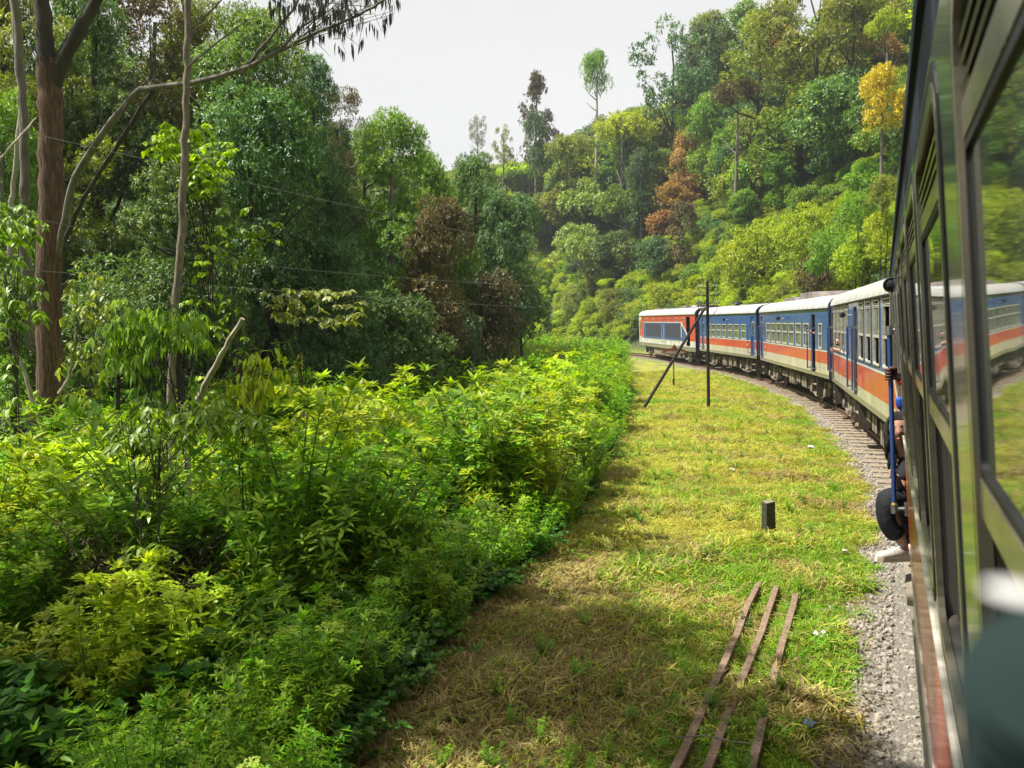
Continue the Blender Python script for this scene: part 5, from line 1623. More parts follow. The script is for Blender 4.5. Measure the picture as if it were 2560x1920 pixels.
# long wavy hair: cap plus locks falling beside the face
bm = bmesh.new(); e = bmesh.ops.create_uvsphere(bm, u_segments=28, v_segments=20, radius=1)
dele = []
for v in e['verts']:
    x, y, z = v.co
    if y < -.30 and z < .50 and abs(x) < .70 - .25 * z: dele.append(v)
    elif z < -.75: dele.append(v)
    v.co = Vector((x * .090, y * .106 + .010, z * .126 + .004)) * (1 + .025 * math.sin(9 * x + 5 * z) * math.cos(7 * y))
bmesh.ops.delete(bm, geom=dele, context='VERTS')
for v in bm.verts: v.co = Mh @ v.co
qq = random.Random(4)
for i in range(46):
    a = R(qq.uniform(25, 335)); sx = math.sin(a); sy = math.cos(a) * -1
    if math.cos(a) > .55: continue
    p = Vector((sx * .082, -math.cos(a) * -.0 + (-math.cos(a)) * .09 * -1 * -1 + .01, qq.uniform(-.02, .06)))
    p.y = .02 - math.cos(a) * .085 if math.cos(a) > 0 else .02 - math.cos(a) * .095
    p = Vector((p.x, max(p.y, -.045), p.z))
    pts = []; ph = qq.uniform(0, 6)
    for k in range(8):
        t = k / 7
        pts.append(Mh @ (p + Vector((p.x * .35 * t + .012 * math.sin(ph + 7 * t), .012 * math.cos(ph + 6 * t) + .01 * t, -.30 * t * qq.uniform(.85, 1.05)))))
    mb = MB(); mb.tube(pts, [.014, .019, .021, .021, .019, .016, .011, .003], 6)
    vv = [bm.verts.new(v) for v in mb.v]
    for f in mb.f: bm.faces.new([vv[i_] for i_ in f])
me = bpy.data.meshes.new('hair'); bm.to_mesh(me); bm.free()
link('hair', me, wom, [HAIR], True)
# trainer
def shoe(root, heel, toe_, up=Vector((0, 0, 1)), m=CL['shoe']):
    base = root.location
    f = (toe_ - heel); ln = f.length; f.normalize(); s = f.cross(up).normalized(); u = s.cross(f)
    prof = [(-.03, .030, .055), (.0, .036, .090), (.06, .038, .085), (.12, .040, .062), (.18, .044, .048), (.235, .038, .040), (.265, .018, .026)]
    k_ = ln / .25
    bm = bmesh.new(); rings = []
    for x, w, h in prof:
        ring = []
        for j in range(12):
            a = 2 * math.pi * j / 12
            ring.append(bm.verts.new(heel - base + f * x * k_ + s * w * math.cos(a) + u * (max(math.sin(a), -.15) * h * .95 + .018)))
        rings.append(ring)
    for i in range(len(rings) - 1):
        for j in range(12): bm.faces.new((rings[i][j], rings[i][(j + 1) % 12], rings[i + 1][(j + 1) % 12], rings[i + 1][j]))
    bm.faces.new(rings[0]); bm.faces.new(list(reversed(rings[-1])))
    bmesh.ops.recalc_face_normals(bm, faces=bm.faces)
    me = bpy.data.meshes.new('shoe'); bm.to_mesh(me); bm.free()
    o = link('shoe', me, root, [m], True)
    mb = MB()
    poly = [(-.035, .03), (.05, .034), (.13, .036), (.19, .044), (.25, .036), (.275, .012), (.275, -.012), (.25, -.036), (.19, -.044), (.13, -.036), (.05, -.034), (-.035, -.03)]
    n = len(poly)
    lo = [heel - base + f * x * k_ + s * w - u * .012 for x, w in poly]; hi = [p + u * .026 for p in lo]
    mb.add(lo + hi, [tuple(reversed(range(n))), tuple(range(n, 2 * n))] + [(i, (i + 1) % n, n + (i + 1) % n, n + i) for i in range(n)])
    mb.build('sole', CL['sole'], o)
    lc = MB()
    for i in range(4):
        c = heel - base + f * (.075 + .025 * i) * k_ + u * (.100 - .011 * i); lc.tube([c - s * .026, c + u * .004, c + s * .026], .0032, 5)
    lc.build('lace', CL['white'], o)
    return o
heel = q(2268, 1397, 6.62); tip = q(2197, 1399, 6.40)
shoe(wom, heel, tip)

# man behind her gripping the long rail
hb = (pt + (pb - pt) * ((935 - 826) / (1272 - 826)))
grip = MW0 @ hb
elb2 = MW0 @ Vector((hb.x + .10, -.16, hb.z - .16)); sho2 = MW0 @ Vector((hb.x + .22, -.42, hb.z - .08))
ch2 = MW0 @ Vector((hb.x + .30, -.46, hb.z - .30)); hip2 = MW0 @ Vector((hb.x + .30, -.48, 1.62)); nk2 = MW0 @ Vector((hb.x + .28, -.42, hb.z + .05)); hc2 = MW0 @ Vector((hb.x + .22, -.38, hb.z + .20))
kn2 = MW0 @ Vector((hb.x + .30, -.42, 1.45)); wr2 = grip + (elb2 - grip) * .25 + out0 * -.01
palm = grip - out0 * .032 + ax0 * .012
fan = []
for k in range(4):
    zz_ = Vector((0, 0, .032 - .021 * k)); rr_ = .030
    b_ = [palm + zz_ + ax0 * .01, grip + zz_ + out0 * .004 + ax0 * .026, grip + zz_ + out0 * .028 + ax0 * .006, grip + zz_ + out0 * .022 - ax0 * .022, grip + zz_ - out0 * .004 - ax0 * .027]
    fan.append((b_, .0115 if k < 3 else .0095))
fan.append(([palm + Vector((0, 0, .0)), palm + Vector((0, 0, .035)) - ax0 * .02, grip + Vector((0, 0, .045)) - ax0 * .028 + out0 * .005], .0125))
nd = {'hip': (hip2, .13), 'ch': (ch2, .14), 'nb': (nk2, .055), 'sk': (hc2, .05), 'sho': (sho2, .06), 'elb': (elb2, .042), 'wr': (wr2, .030), 'palm': (palm, .034), 'kn': (kn2, .1)}
man2, _m = person('man in blue inside the carriage door, dark hand gripping the blue grab rail', (hip2.x, hip2.y, tz(hip2.x, hip2.y) + 1.2), nd,
                  [('hip', 'ch'), ('ch', 'nb'), ('nb', 'sk'), ('ch', 'sho'), ('sho', 'elb'), ('elb', 'wr'), ('wr', 'palm'), ('hip', 'kn')],
                  [('shirt', {'hip': (hip2, .15), 'ch': (ch2, .16), 'sho': (sho2, .08), 'sl': (sho2.lerp(elb2, .45), .065)}, [('hip', 'ch'), ('ch', 'sho'), ('sho', 'sl')], CL['blue'])],
                  hc2, -ax0 + out0 * .6, SK['deep'], hands=[fan])
ellip('hair', man2, _m, (0, .02, .04), (.082, .098, .095), HAIR)
# his blue sleeve hanging outside below, and the red bangle
bl = q(2247, 992, 6.9); bl2 = q(2252, 1016, 6.92); bl3 = q(2290, 1010, 6.98)
link('sleeve', skin_mesh('sleeve', {'a': (bl - man2.location, .022), 'b': (bl2 - man2.location, .044), 'c': (bl3 - man2.location, .07)}, [('a', 'b'), ('b', 'c')]), man2, [CL['blue']], True)
mb = MB(); wb = wr2 - man2.location
dd_ = (elb2 - grip).normalized()
mb.tube([wb - dd_ * .01, wb + dd_ * .012], .041, 14); mb.build('bangle', CL['red'], man2, smooth=True)

# man photographing from a window of the second carriage
ax1 = Vector((MW1[0][0], MW1[1][0], MW1[2][0])); out1 = Vector((MW1[0][1], MW1[1][1], MW1[2][1]))
q = lambda px, py, t=27.3, **k: off(MW1, tc1, px, py, t, **k)
zA = lambda x, y: (1880 + x * 360 / 1991, 700 + y * 360 / 1991)
hc = q(*zA(1200, 850)); neck = q(*zA(1225, 905)); chest = q(*zA(1262, 960)); hip = q(*zA(1310, 1080)) - out1 * .3
shoL = q(*zA(1255, 925), t=27.1); elbL = q(*zA(1262, 985), t=26.9); haL = q(*zA(1120, 950), t=27.0); shoR = q(*zA(1270, 935), t=27.6); elbR = q(*zA(1230, 990), t=27.3); haR = q(*zA(1125, 965), t=27.1)
def fingers(h, toward, up_, side, r0=.0095):
    fn = []
    for k in range(4):
        b_ = h + up_ * (.024 - .017 * k)
        fn.append(([b_, b_ + toward * .045, b_ + toward * .065 + side * .02, b_ + toward * .055 + side * .04], r0))
    fn.append(([h, h + up_ * .03 + side * .02, h + up_ * .05 + side * .03 + toward * .02], r0 * 1.15))
    return fn
up3 = Vector((0, 0, 1))
nd = {'hip': (hip, .14), 'ch': (chest, .13), 'nb': (neck, .058), 'sk': (hc, .055), 'sL': (shoL, .06), 'eL': (elbL, .045), 'wL': (haL.lerp(elbL, .3), .032), 'hL': (haL, .036), 'sR': (shoR, .06), 'eR': (elbR, .045), 'wR': (haR.lerp(elbR, .3), .032), 'hR': (haR, .036)}
man1, M1h = person('bearded man leaning out of a carriage window holding a dark phone in both hands', (hip.x, hip.y, 1.2), nd,
                   [('hip', 'ch'), ('ch', 'nb'), ('nb', 'sk'), ('ch', 'sL'), ('sL', 'eL'), ('eL', 'wL'), ('wL', 'hL'), ('ch', 'sR'), ('sR', 'eR'), ('eR', 'wR'), ('wR', 'hR')],
                   [('shirt', {'hip': (hip, .16), 'ch': (chest, .155), 'co': (neck.lerp(chest, .5), .085), 'sL': (shoL, .08), 'slL': (shoL.lerp(elbL, .55), .07), 'sR': (shoR, .08), 'slR': (shoR.lerp(elbR, .5), .07)}, [('hip', 'ch'), ('ch', 'co'), ('ch', 'sL'), ('sL', 'slL'), ('ch', 'sR'), ('sR', 'slR')], CL['white'])],
                   hc, out1 * .75 - ax1 * .75 + Vector((0, 0, -.12)), SK['light'], hands=[fingers(haL, out1, up3, -ax1), fingers(haR, out1, up3, ax1)])
ellip('hair', man1, M1h, (0, .020, .035), (.082, .098, .098), HAIR); ellip('beard', man1, M1h, (0, -.030, -.070), (.062, .060, .050), HAIR)
for sx in (-1, 1): ellip('sunglass', man1, M1h, (sx * .030, -.090, .010), (.022, .008, .016), M['black'])
ph_ = q(*zA(1112, 910), t=27.05)
mb = MB(); mb.box(-.04, .04, -.006, .006, -.08, .08)
o = mb.build('phone', M['black'], None, bevel=.004); o.location = ph_; o.rotation_euler = (0, R(12), math.atan2(out1.y, out1.x) + R(50)); tag(o, 'dark phone held up by the man at the carriage window', 'phone')

# passenger in the open door of the middle carriage, arm stretched out
ax2 = Vector((MW2[0][0], MW2[1][0], MW2[2][0])); out2 = Vector((MW2[0][1], MW2[1][1], MW2[2][1]))
q = lambda px, py, t=32.4, **k: off(MW2, tc2, px, py, t, **k)
ha = q(*zA(790, 698)); el = q(*zA(845, 735)); sh = q(*zA(885, 745)) - out2 * .1
ch = sh - out2 * .14 - Vector((0, 0, .18)); hp = ch - Vector((0, 0, .40)); hd = sh - out2 * .12 + Vector((0, 0, .25)); nk = sh - out2 * .12 + Vector((0, 0, .06))
k1 = hp + Vector((0, 0, -.45)); f1 = hp + Vector((0, 0, -.82)) ; side = ax2 * .12
nd = {'hp': (hp, .13), 'ch': (ch, .14), 'nk': (nk, .055), 'hd': (hd, .055), 'sh': (sh, .06), 'el': (el, .042), 'ha': (ha, .036), 'k1': (k1 + side, .07), 'f1': (f1 + side, .045), 'k2': (k1 - side, .07), 'f2': (f1 - side, .045)}
man3, M3h = person('passenger standing in the open door of the middle carriage with one bare arm stretched out', (hp.x, hp.y, 1.16), nd,
                   [('hp', 'ch'), ('ch', 'nk'), ('nk', 'hd'), ('ch', 'sh'), ('sh', 'el'), ('el', 'ha'), ('hp', 'k1'), ('k1', 'f1'), ('hp', 'k2'), ('k2', 'f2')],
                   [('shirt', {'hp': (hp, .15), 'ch': (ch, .16), 'sh': (sh, .08), 'sl': (sh.lerp(el, .4), .065)}, [('hp', 'ch'), ('ch', 'sh'), ('sh', 'sl')], CL['grey']),
                    ('trousers', {'hp': (hp, .15), 'k1': (k1 + side, .09), 'f1': (f1 + side, .07), 'k2': (k1 - side, .09), 'f2': (f1 - side, .07)}, [('hp', 'k1'), ('k1', 'f1'), ('hp', 'k2'), ('k2', 'f2')], CL['black'])],
                   hd, out2 - ax2 * .5, SK['light'], hands=[fingers(ha, out2, up3, -ax2)])
ellip('hair', man3, M3h, (0, .020, .035), (.082, .098, .098), HAIR)

# blurred forearm of a passenger right beside the lens
fa = [at(2740, 2500, .098), at(2700, 2050, .092), at(2668, 1760, .088), at(2665, 1640, .085)]
qf = random.Random(9); fb = []; fr_ = []
for i in range(28):
    t = i / 27 * 3; j = min(2, int(t)); fb.append(fa[j].lerp(fa[j + 1], t - j)); fr_.append((.0120 - .0012 * t) * (1 + .07 * math.sin(i * 1.7) + qf.uniform(-.05, .05)) * (1 if i < 25 else 1 - .22 * (i - 24)))
mb = MB(); mb.tube(fb, fr_, 22)
arm = empty('person', fa[0]); tag(arm, 'blurred passenger arm in a dark teal sleeve with modelled white glare at the lower right', 'person')
mb.v = [tuple(Vector(v) - fa[0]) for v in mb.v]
mb.build('sleeve', pad_m, arm, smooth=True)
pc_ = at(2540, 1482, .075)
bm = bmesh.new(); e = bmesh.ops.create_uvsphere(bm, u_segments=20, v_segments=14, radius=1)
for v in e['verts']: v.co = Vector((v.co.x * .0026, v.co.y * .0026, v.co.z * .0005))  # white glare over the sleeve, modelled as a flat pale blob
me = bpy.data.meshes.new('cuff_or_glare'); bm.to_mesh(me); bm.free()
o = link('cuff_or_glare', me, arm, [CL['white']], True); o.location = pc_ - fa[0]; o.rotation_euler = (0, R(6), 0)

# ------------------------------------------------------------------ telegraph pole, wires
tar = mat('tarred pole', (.018, .016, .015), .8, var=.5, scale=12, bump=.4)
base = Vector((6.96, 30.99, -.12))
pole = empty('telegraph_pole', base); tag(pole, 'black telegraph pole with four cross arms standing on the lawn before the train', 'telegraph pole')
zt = at(1528 * D, 610 * D, 30.99)
lean = zt.x - base.x
mb = MB(); mb.tube([(0, 0, -.3), (lean, 0, zt.z - base.z)], [.062, .050], 12); mb.lathe([(.05, zt.z - base.z), (.02, zt.z - base.z + .08)], 'z', (lean, 0, 0), 10)
mb.build('post', tar, pole, smooth=True)
arms = [622, 638, 655, 661]
insul = mat('pale glass insulator', (.35, .42, .38), .25); irn = mat('rusty iron arm', (.09, .065, .05), .7)
pin_pts = []
for i, yy_ in enumerate(arms):
    z_ = at(1530 * D, yy_ * D, 30.99).z - base.z; lx_ = lean * z_ / (zt.z - base.z)
    mb = MB(); w_ = .36 if i != 2 else .42
    mb.box(lx_ - w_, lx_ + w_, -.075, -.045, z_ - .016, z_ + .016)
    a_o = mb.build('cross_arm', irn, pole)
    for xx_ in (-w_ + .04, -w_ * .55, w_ * .55, w_ - .04):
        s = MB(); s.tube([(lx_ + xx_, -.06, z_), (lx_ + xx_, -.06, z_ + .07)], .008, 6); s.lathe([(.018, z_ + .05), (.026, z_ + .06), (.024, z_ + .09), (.012, z_ + .12)], 'z', (lx_ + xx_, -.06, 0), 10)
        s.build('insulator', insul, a_o, smooth=True)
    pin_pts.append(base + Vector((lx_ - w_ + .04, -.06, z_ + .09)))
    pin_pts.append(base + Vector((lx_ + w_ - .04, -.06, z_ + .09)))
mb = MB()
for xx_ in (-.33, .33):
    mb.tube([(lean * .9 + xx_, -.06, at(0, 616 * D, 30.99).z - base.z), (lean * .9 + xx_, -.06, at(0, 668 * D, 30.99).z - base.z)], .009, 6)
zq = at(0, 690 * D, 30.99).z - base.z
mb.tube([(lean * .8 + .33, -.06, at(0, 668 * D, 30.99).z - base.z), (lean * .7 + .03, -.06, zq)], .009, 6)
mb.build('brace_rods', irn, pole)
# leaning strut
f_ = Vector((4.4, 30.15, -.15)); h_ = at(1521 * D, 668 * D, 30.9)
st_ = empty('pole_strut', f_); tag(st_, 'long black strut leaning from the lawn up against the telegraph pole', 'pole strut')
mb = MB(); mb.tube([(0, 0, -.1), h_ - f_], [.058, .048], 12); mb.build('post', tar, st_, smooth=True)
mb = MB(); mb.tube([h_ - f_ + Vector((-.09, .02, -.05)), h_ - f_ + Vector((.05, .02, .02))], .064, 10); mb.build('band', irn, st_)
# wires to a pole out of sight in the wood on the left
wm = mat('dull wire', (.22, .22, .21), .5, .6)
WI = [((470, 380), (900, 478), (1180, 545), 4, 'topmost telegraph wire crossing in front of the dark wood'), ((210, 500), (560, 572), (1050, 612), 2, 'middle telegraph wire crossing in front of the dark wood'), ((240, 598), (560, 625), (1180, 664), 6, 'lowest telegraph wire crossing in front of the dark wood')]
for k, (pa_, pb_, pc2, j, lb) in enumerate(WI):
    e_ = pin_pts[j]
    # sagging run through the three sighted spots
    P1, P2, P3 = at(pa_[0] * D, pa_[1] * D, 12.5), at(pb_[0] * D, pb_[1] * D, 16.5), at(pc2[0] * D, pc2[1] * D, 24)
    P0_ = P1 + (P1 - P2) * 1.2
    pts = [P0_, P1, P2, P3, e_]
    cr = [pts[0] * 2 - pts[1]] + pts + [pts[-1] * 2 - pts[-2]]
    sm = []
    for i in range(1, len(cr) - 2):
        p0, p1, p2, p3 = cr[i - 1:i + 3]
        for u_ in range(8):
            t = u_ / 8
            sm.append(.5 * ((2 * p1) + (p2 - p0) * t + (2 * p0 - 5 * p1 + 4 * p2 - p3) * t * t + (3 * p1 - p0 - 3 * p2 + p3) * t ** 3))
    sm.append(e_)
    mb = MB(); mb.tube(sm, .0045, 5); o = mb.build('telegraph_wire', wm, None)
    tag(o, lb, 'wire', 'telegraph wires')

# marker sign, concrete stub, old rails, litter
sb = Vector((7.63, 41.44, -.12))
sg = empty('track_sign', sb); tag(sg, 'faded red and grey board on a pale post beside the front of the train', 'trackside sign')
ztop = at(0, 742 * D, 41.44).z - sb.z
mb = MB(); mb.tube([(0, 0, -.1), (0, 0, .38)], .05, 8, 1); mb.tube([(0, 0, .36), (-.02, 0, ztop - .5)], .035, 8, 0); mb.build('post', [M['underl'], tar], sg, smooth=True)
zz_ = ztop
mb = MB(); mb.prism([(-.62, zz_ - .42), (-.5, zz_ - .26), (-.12, zz_ - .22), (.0, zz_ - .02), (.14, zz_ - .22), (.5, zz_ - .28), (.6, zz_ - .42), (.35, zz_ - .52), (-.35, zz_ - .52)], -.05, -.03)
mb.build('board', mat('faded red paint', (.30, .12, .09), .8, var=.5, scale=4), sg)
mb = MB(); mb.prism([(-.45, zz_ - .44), (-.3, zz_ - .36), (.3, zz_ - .36), (.5, zz_ - .43), (.3, zz_ - .48), (-.3, zz_ - .48)], -.062, -.052); mb.build('stripe', mat('faded white paint', (.45, .43, .40), .8), sg)

moss = mat('mossy dark concrete', (.035, .042, .028), .95, var=.6, scale=9, bump=.8, bscale=26, dirt=(.09, .10, .05), dirt_amt=.2)
top_m = mat('painted sunlit concrete top', (.22, .19, .15), .95, var=.4, scale=14, bump=.5)  # paler top face of the post: sunlight put into the colour
mb = MB()
mb.add([(-.105, -.10, -.15), (.085, -.10, -.15), (.085, .09, -.15), (-.105, .09, -.15), (-.085, -.08, .53), (.078, -.08, .55), (.078, .08, .545), (-.085, .08, .535)],
       [(0, 3, 2, 1), (0, 1, 5, 4), (1, 2, 6, 5), (2, 3, 7, 6), (3, 0, 4, 7)], 0)
mb.add([(-.085, -.08, .53), (.078, -.08, .55), (.078, .08, .545), (-.085, .08, .535)], [(0, 1, 2, 3)], 1)
o = mb.build('marker_post', [moss, top_m], None, loc=(3.67, 12.39, -.10), bevel=.008); o.rotation_euler = (R(2), R(-3), R(14)); o.scale = (.82, .82, .9)
tag(o, 'short dark mossy concrete post standing alone on the lawn', 'marker post')

old = mat('brown rusted old rail', (.30, .205, .14), .85, .1, var=.4, scale=9, bump=.6, bscale=50, dirt=(.12, .08, .055), dirt_amt=.25)
for i, (a_, b_, lb) in enumerate((((2.79, 9.75), (1.08, 5.6), 'left one of three old rusty rails lying in the grass'), ((2.94, 9.57), (1.29, 5.6), 'middle one of three old rusty rails lying in the grass'), ((3.05, 9.29), (1.57, 5.6), 'right one of three old rusty rails lying in the grass'))):
    A, B = Vector((*a_, -.045)), Vector((*b_, -.045)); B = A + (B - A) * 1.5
    dr = (B - A).normalized(); sd = Vector((dr.y, -dr.x, 0))
    mb = MB(); prof = [(-.034, .022), (-.028, .034), (.028, .034), (.034, .022), (.032, -.01), (.010, -.022), (.010, -.06), (-.010, -.06), (-.010, -.022), (-.032, -.01)]
    n = len(prof); K = 22
    for s in range(K + 1):
        c = A.lerp(B, s / K) + sd * (.006 * math.sin(s * .5 + i * 2) + .002 * math.sin(s * 2.1 + i)) + Vector((0, 0, .012 * math.sin(s * .9 + i) + tz(A.lerp(B, s / K).x, A.lerp(B, s / K).y) - A.z + .075))
        for u_, z_ in prof: mb.v.append(tuple(c - A + sd * u_ + Vector((0, 0, z_))))
    for s in range(K):
        for j in range(n):
            j2 = (j + 1) % n; mb.f.append((s * n + j, s * n + j2, (s + 1) * n + j2, (s + 1) * n + j)); mb.m.append(0)
    mb.f.append(tuple(reversed(range(n)))); mb.m.append(0)
    o = mb.build('old_rail', old, None, loc=A, smooth=True); tag(o, lb, 'old rail', 'old rails lying in the grass')
tw = MB(); pa_ = ground_at(1465 * D, 1593 * D, .06); pb_ = ground_at(1640 * D, 1607 * D, .06)
tw.tube([pa_, pa_.lerp(pb_, .35) + Vector((0, .02, .02)), pa_.lerp(pb_, .7), pb_], [.006, .007, .006, .003], 6)
o = tw.build('twig', BARK['grey'], None); tag(o, 'thin bare twig lying across the old rails', 'twig')

paper = mat('white litter', (.75, .74, .72), .7); bluep = mat('blue white wrapper', (.25, .45, .75), .35); yelp = mat('yellow scrap', (.7, .5, .05), .6)
def litter(px, py, size, m, label, seed):
    g = ground_at(px * D, py * D, -.03); q = rnd(seed)
    V = []; n = 7
    for i in range(n):
        for j in range(n):
            x, y = (i / (n - 1) - .5) * size, (j / (n - 1) - .5) * size * .7
            V.append((x * (1 + q.uniform(-.15, .15)), y * (1 + q.uniform(-.15, .15)), q.uniform(0, 1) * size * .28 + size * .1))
    me = bpy.data.meshes.new('litter'); me.from_pydata(V, [], [(i * n + j, (i + 1) * n + j, (i + 1) * n + j + 1, i * n + j + 1) for i in range(n - 1) for j in range(n - 1)])
    o = link('litter', me, None, [m], loc=g); o.rotation_euler = (0, 0, seed); sol = o.modifiers.new('t', 'SOLIDIFY'); sol.thickness = .002
    tag(o, label, 'litter')
litter(1770, 1374, .13, paper, 'crumpled white paper lying in the grass right of the old rails', 1)
litter(1752, 968, .17, paper, 'white paper scrap on the lawn near the ballast edge', 2)
litter(1581, 1016, .10, paper, 'tiny white scrap in the middle of the lawn', 3)
litter(1748, 1567, .10, bluep, 'blue and white wrapper at the bottom right of the old rails', 4)
litter(1692, 1372 + 236, .03, yelp, 'small yellow scrap beside the old rails', 5)
litter(1825, 1191, .07, paper, 'pale scrap at the edge of grass and stones', 6)

# ------------------------------------------------------------------ the big tree, slender trunks and saplings on the left
def limb(pts, r0, r1, wob=.02, n=10, seed=0):
    """smooth tapering limb through points, returned as MB"""
    q = random.Random(seed)
    P = [Vector(p) for p in pts]; cr = [P[0] * 2 - P[1]] + P + [P[-1] * 2 - P[-2]]
    sm = []
    for i in range(1, len(cr) - 2):
        p0, p1, p2, p3 = cr[i - 1:i + 3]
        for u_ in range(6):
            t = u_ / 6
            sm.append(.5 * ((2 * p1) + (p2 - p0) * t + (2 * p0 - 5 * p1 + 4 * p2 - p3) * t * t + (3 * p1 - p0 - 3 * p2 + p3) * t ** 3) + Vector((q.uniform(-wob, wob), q.uniform(-wob, wob), 0)))
    sm.append(P[-1])
    m_ = len(sm) - 1
    rr = [r0 + (r1 - r0) * i / m_ for i in range(m_ + 1)]
    mb = MB(); mb.tube(sm, [x * q.uniform(.93, 1.07) for x in rr], n)
    return mb, sm
def A(x, y, Y): return at(x * D, y * D, Y)

def sprays(name, seeds, nleaf, Ln, W, hang, spread, leaf, seed, eight=True, reach=.25):
    """leaves along twigs starting at the given points"""
    q = rnd(seed); B, Dv, Nv = [], [], []
    tw = MB()
    for s in seeds:
        s = np.array(s)
        a = q.uniform(0, 6.28); el = q.uniform(-.3, .8)
        d = np.array([math.cos(a) * math.cos(el), math.sin(a) * math.cos(el), math.sin(el)]) * spread
        ln_ = reach * q.uniform(.6, 1.4)
        e = s + d * ln_ + np.array([0, 0, -hang * ln_])
        m_ = s + d * ln_ * .6 + np.array([0, 0, .02])
        tw.tube([tuple(s), tuple(m_), tuple(e)], [.006, .004, .002], 4)
        for k in range(nleaf):
            t = q.uniform(.15, 1.0); p = s + (e - s) * t
            an = q.uniform(0, 6.28)
            dl = np.array([math.cos(an), math.sin(an), q.uniform(-.3, .4)]) * (1 - min(hang, .85)) + np.array([0, 0, -hang * 1.3])
            B.append(p); Dv.append(dl); Nv.append(np.array([math.cos(an), math.sin(an), .8]) + q.normal(size=3) * .3)
    B, Dv, Nv = map(np.array, (B, Dv, Nv)); sz = q.uniform(.7, 1.2, len(B))
    v, f, k = (leaves8 if eight else leaves2)(B, unit(Dv), unit(Nv), Ln * sz, W * sz)
    tone = np.repeat(np.clip(q.normal(.5, .22, len(B)), 0, 1), k)
    sv = np.array(tw.v); sf = np.array([t for a in tw.f if len(a) == 4 for t in ((a[0], a[1], a[2]), (a[0], a[2], a[3]))])
    return with_mats(np_mesh(name, np.concatenate([sv, v]), np.concatenate([sf, f + len(sv)]), 3, np.concatenate([np.full(len(sv), .1), tone])), LM[leaf])

Yb = 14.0
bt = A(108, 985, Yb); bt.z = tz(bt.x, bt.y) - .1
big = empty('gum_tree', bt); tag(big, 'big gum tree with thick red brown trunk forking near the top, foreground left', 'tree')
def rel_build(mb, name, m, root, smooth=True):
    b = root.location
    mb.v = [tuple(Vector(v) - b) for v in mb.v]
    return mb.build(name, m, root, smooth=smooth)
r_px = lambda w, Y: w * D / F * Y / 2
mb, sm = limb([bt, A(108, 900, Yb), A(107, 640, Yb), A(110, 430, Yb), A(108, 250, Yb), A(104, 130, Yb)], r_px(54, Yb), r_px(45, Yb), .02, 16, 1)
rel_build(mb, 'trunk', BARK['brown'], big)
mb, _ = limb([A(102, 165, Yb), A(95, 60, Yb), A(88, -60, Yb), A(80, -300, Yb)], r_px(38, Yb), r_px(22, Yb), .01, 14, 2); rel_build(mb, 'limb', BARK['dark'], big)
mb, _ = limb([A(112, 190, Yb), A(140, 120, Yb), A(180, 50, Yb), A(225, -30, Yb), A(300, -160, Yb)], r_px(34, Yb), r_px(18, Yb), .01, 12, 3); rel_build(mb, 'limb', BARK['dark'], big)
mb, arc = limb([A(124, 560, Yb), A(165, 380, 13.4), A(280, 215, 12.8), A(330, 190, 12.6), A(420, 178, 12.2), A(520, 150, 11.8), A(600, 112, 11.5), A(660, 80, 11.2), A(760, 40, 11), A(850, -10, 10.8)], r_px(15, Yb), .012, .012, 9, 4)
rel_build(mb, 'branch', BARK['grey'], big)
mb, arc2 = limb([A(520, 158, 11.8), A(600, 60, 11.4), A(640, 10, 11.2), A(660, -40, 11)], .028, .008, .01, 7, 5); rel_build(mb, 'branch', BARK['grey'], big)
mb, arc3 = limb([A(330, 195, 12.6), A(250, 320, 12.9), A(180, 430, 13.3), A(140, 520, 13.7)], .03, .035, .01, 7, 6); rel_build(mb, 'branch', BARK['dark'], big)
mb, arc4 = limb([A(600, 112, 11.5), A(650, 62, 11.4), A(700, 20, 11.3), A(720, -30, 11.2)], .02, .006, .01, 6, 7); rel_build(mb, 'branch', BARK['grey'], big)
# hanging gum leaves against the sky and above
q = random.Random(3)
seeds = []
for (x0_, x1_, y0_, y1_, n_) in ((600, 860, -60, 40, 42), (680, 800, 30, 95, 12), (560, 690, -50, 10, 16), (640, 760, -80, 20, 16)):
    for _ in range(n_): seeds.append(A(q.uniform(x0_, x1_), q.uniform(y0_, y1_) , q.uniform(10.6, 11.5)) - bt)
ms = sprays('leaf_sprays', seeds, 9, .15, .022, .75, .8, 'euca', 5, True, .22)
link('leaves', ms, big)
cr_ = with_mats(crown_mesh('gum crown', 77, 'open', 30, 60, 8, .03, .009, .8, (.14, .26)), LM['olive'])
o = link('crown', cr_, big); o.location = A(120, -330, Yb) - bt; o.scale = (3.2, 3.0, 2.6)
# fine twigs
mb = MB(); q = random.Random(8)
for _ in range(34):
    s = arc[q.randrange(12, len(arc) - 1)]; e = s + Vector((q.uniform(-.35, .5), q.uniform(-.3, .3), q.uniform(-.35, .5)))
    mb.tube([s, s.lerp(e, .5) + Vector((0, 0, .04)), e], [.006, .004, .002], 4)
for s in seeds[:40]:
    k_ = arc[q.randrange(len(arc) - 22, len(arc))]
    mb.tube([k_, k_.lerp(s + bt, .5) + Vector((0, 0, .05)), s + bt], [.006, .005, .003], 4)
rel_build(mb, 'twigs', BARK['grey'], big)

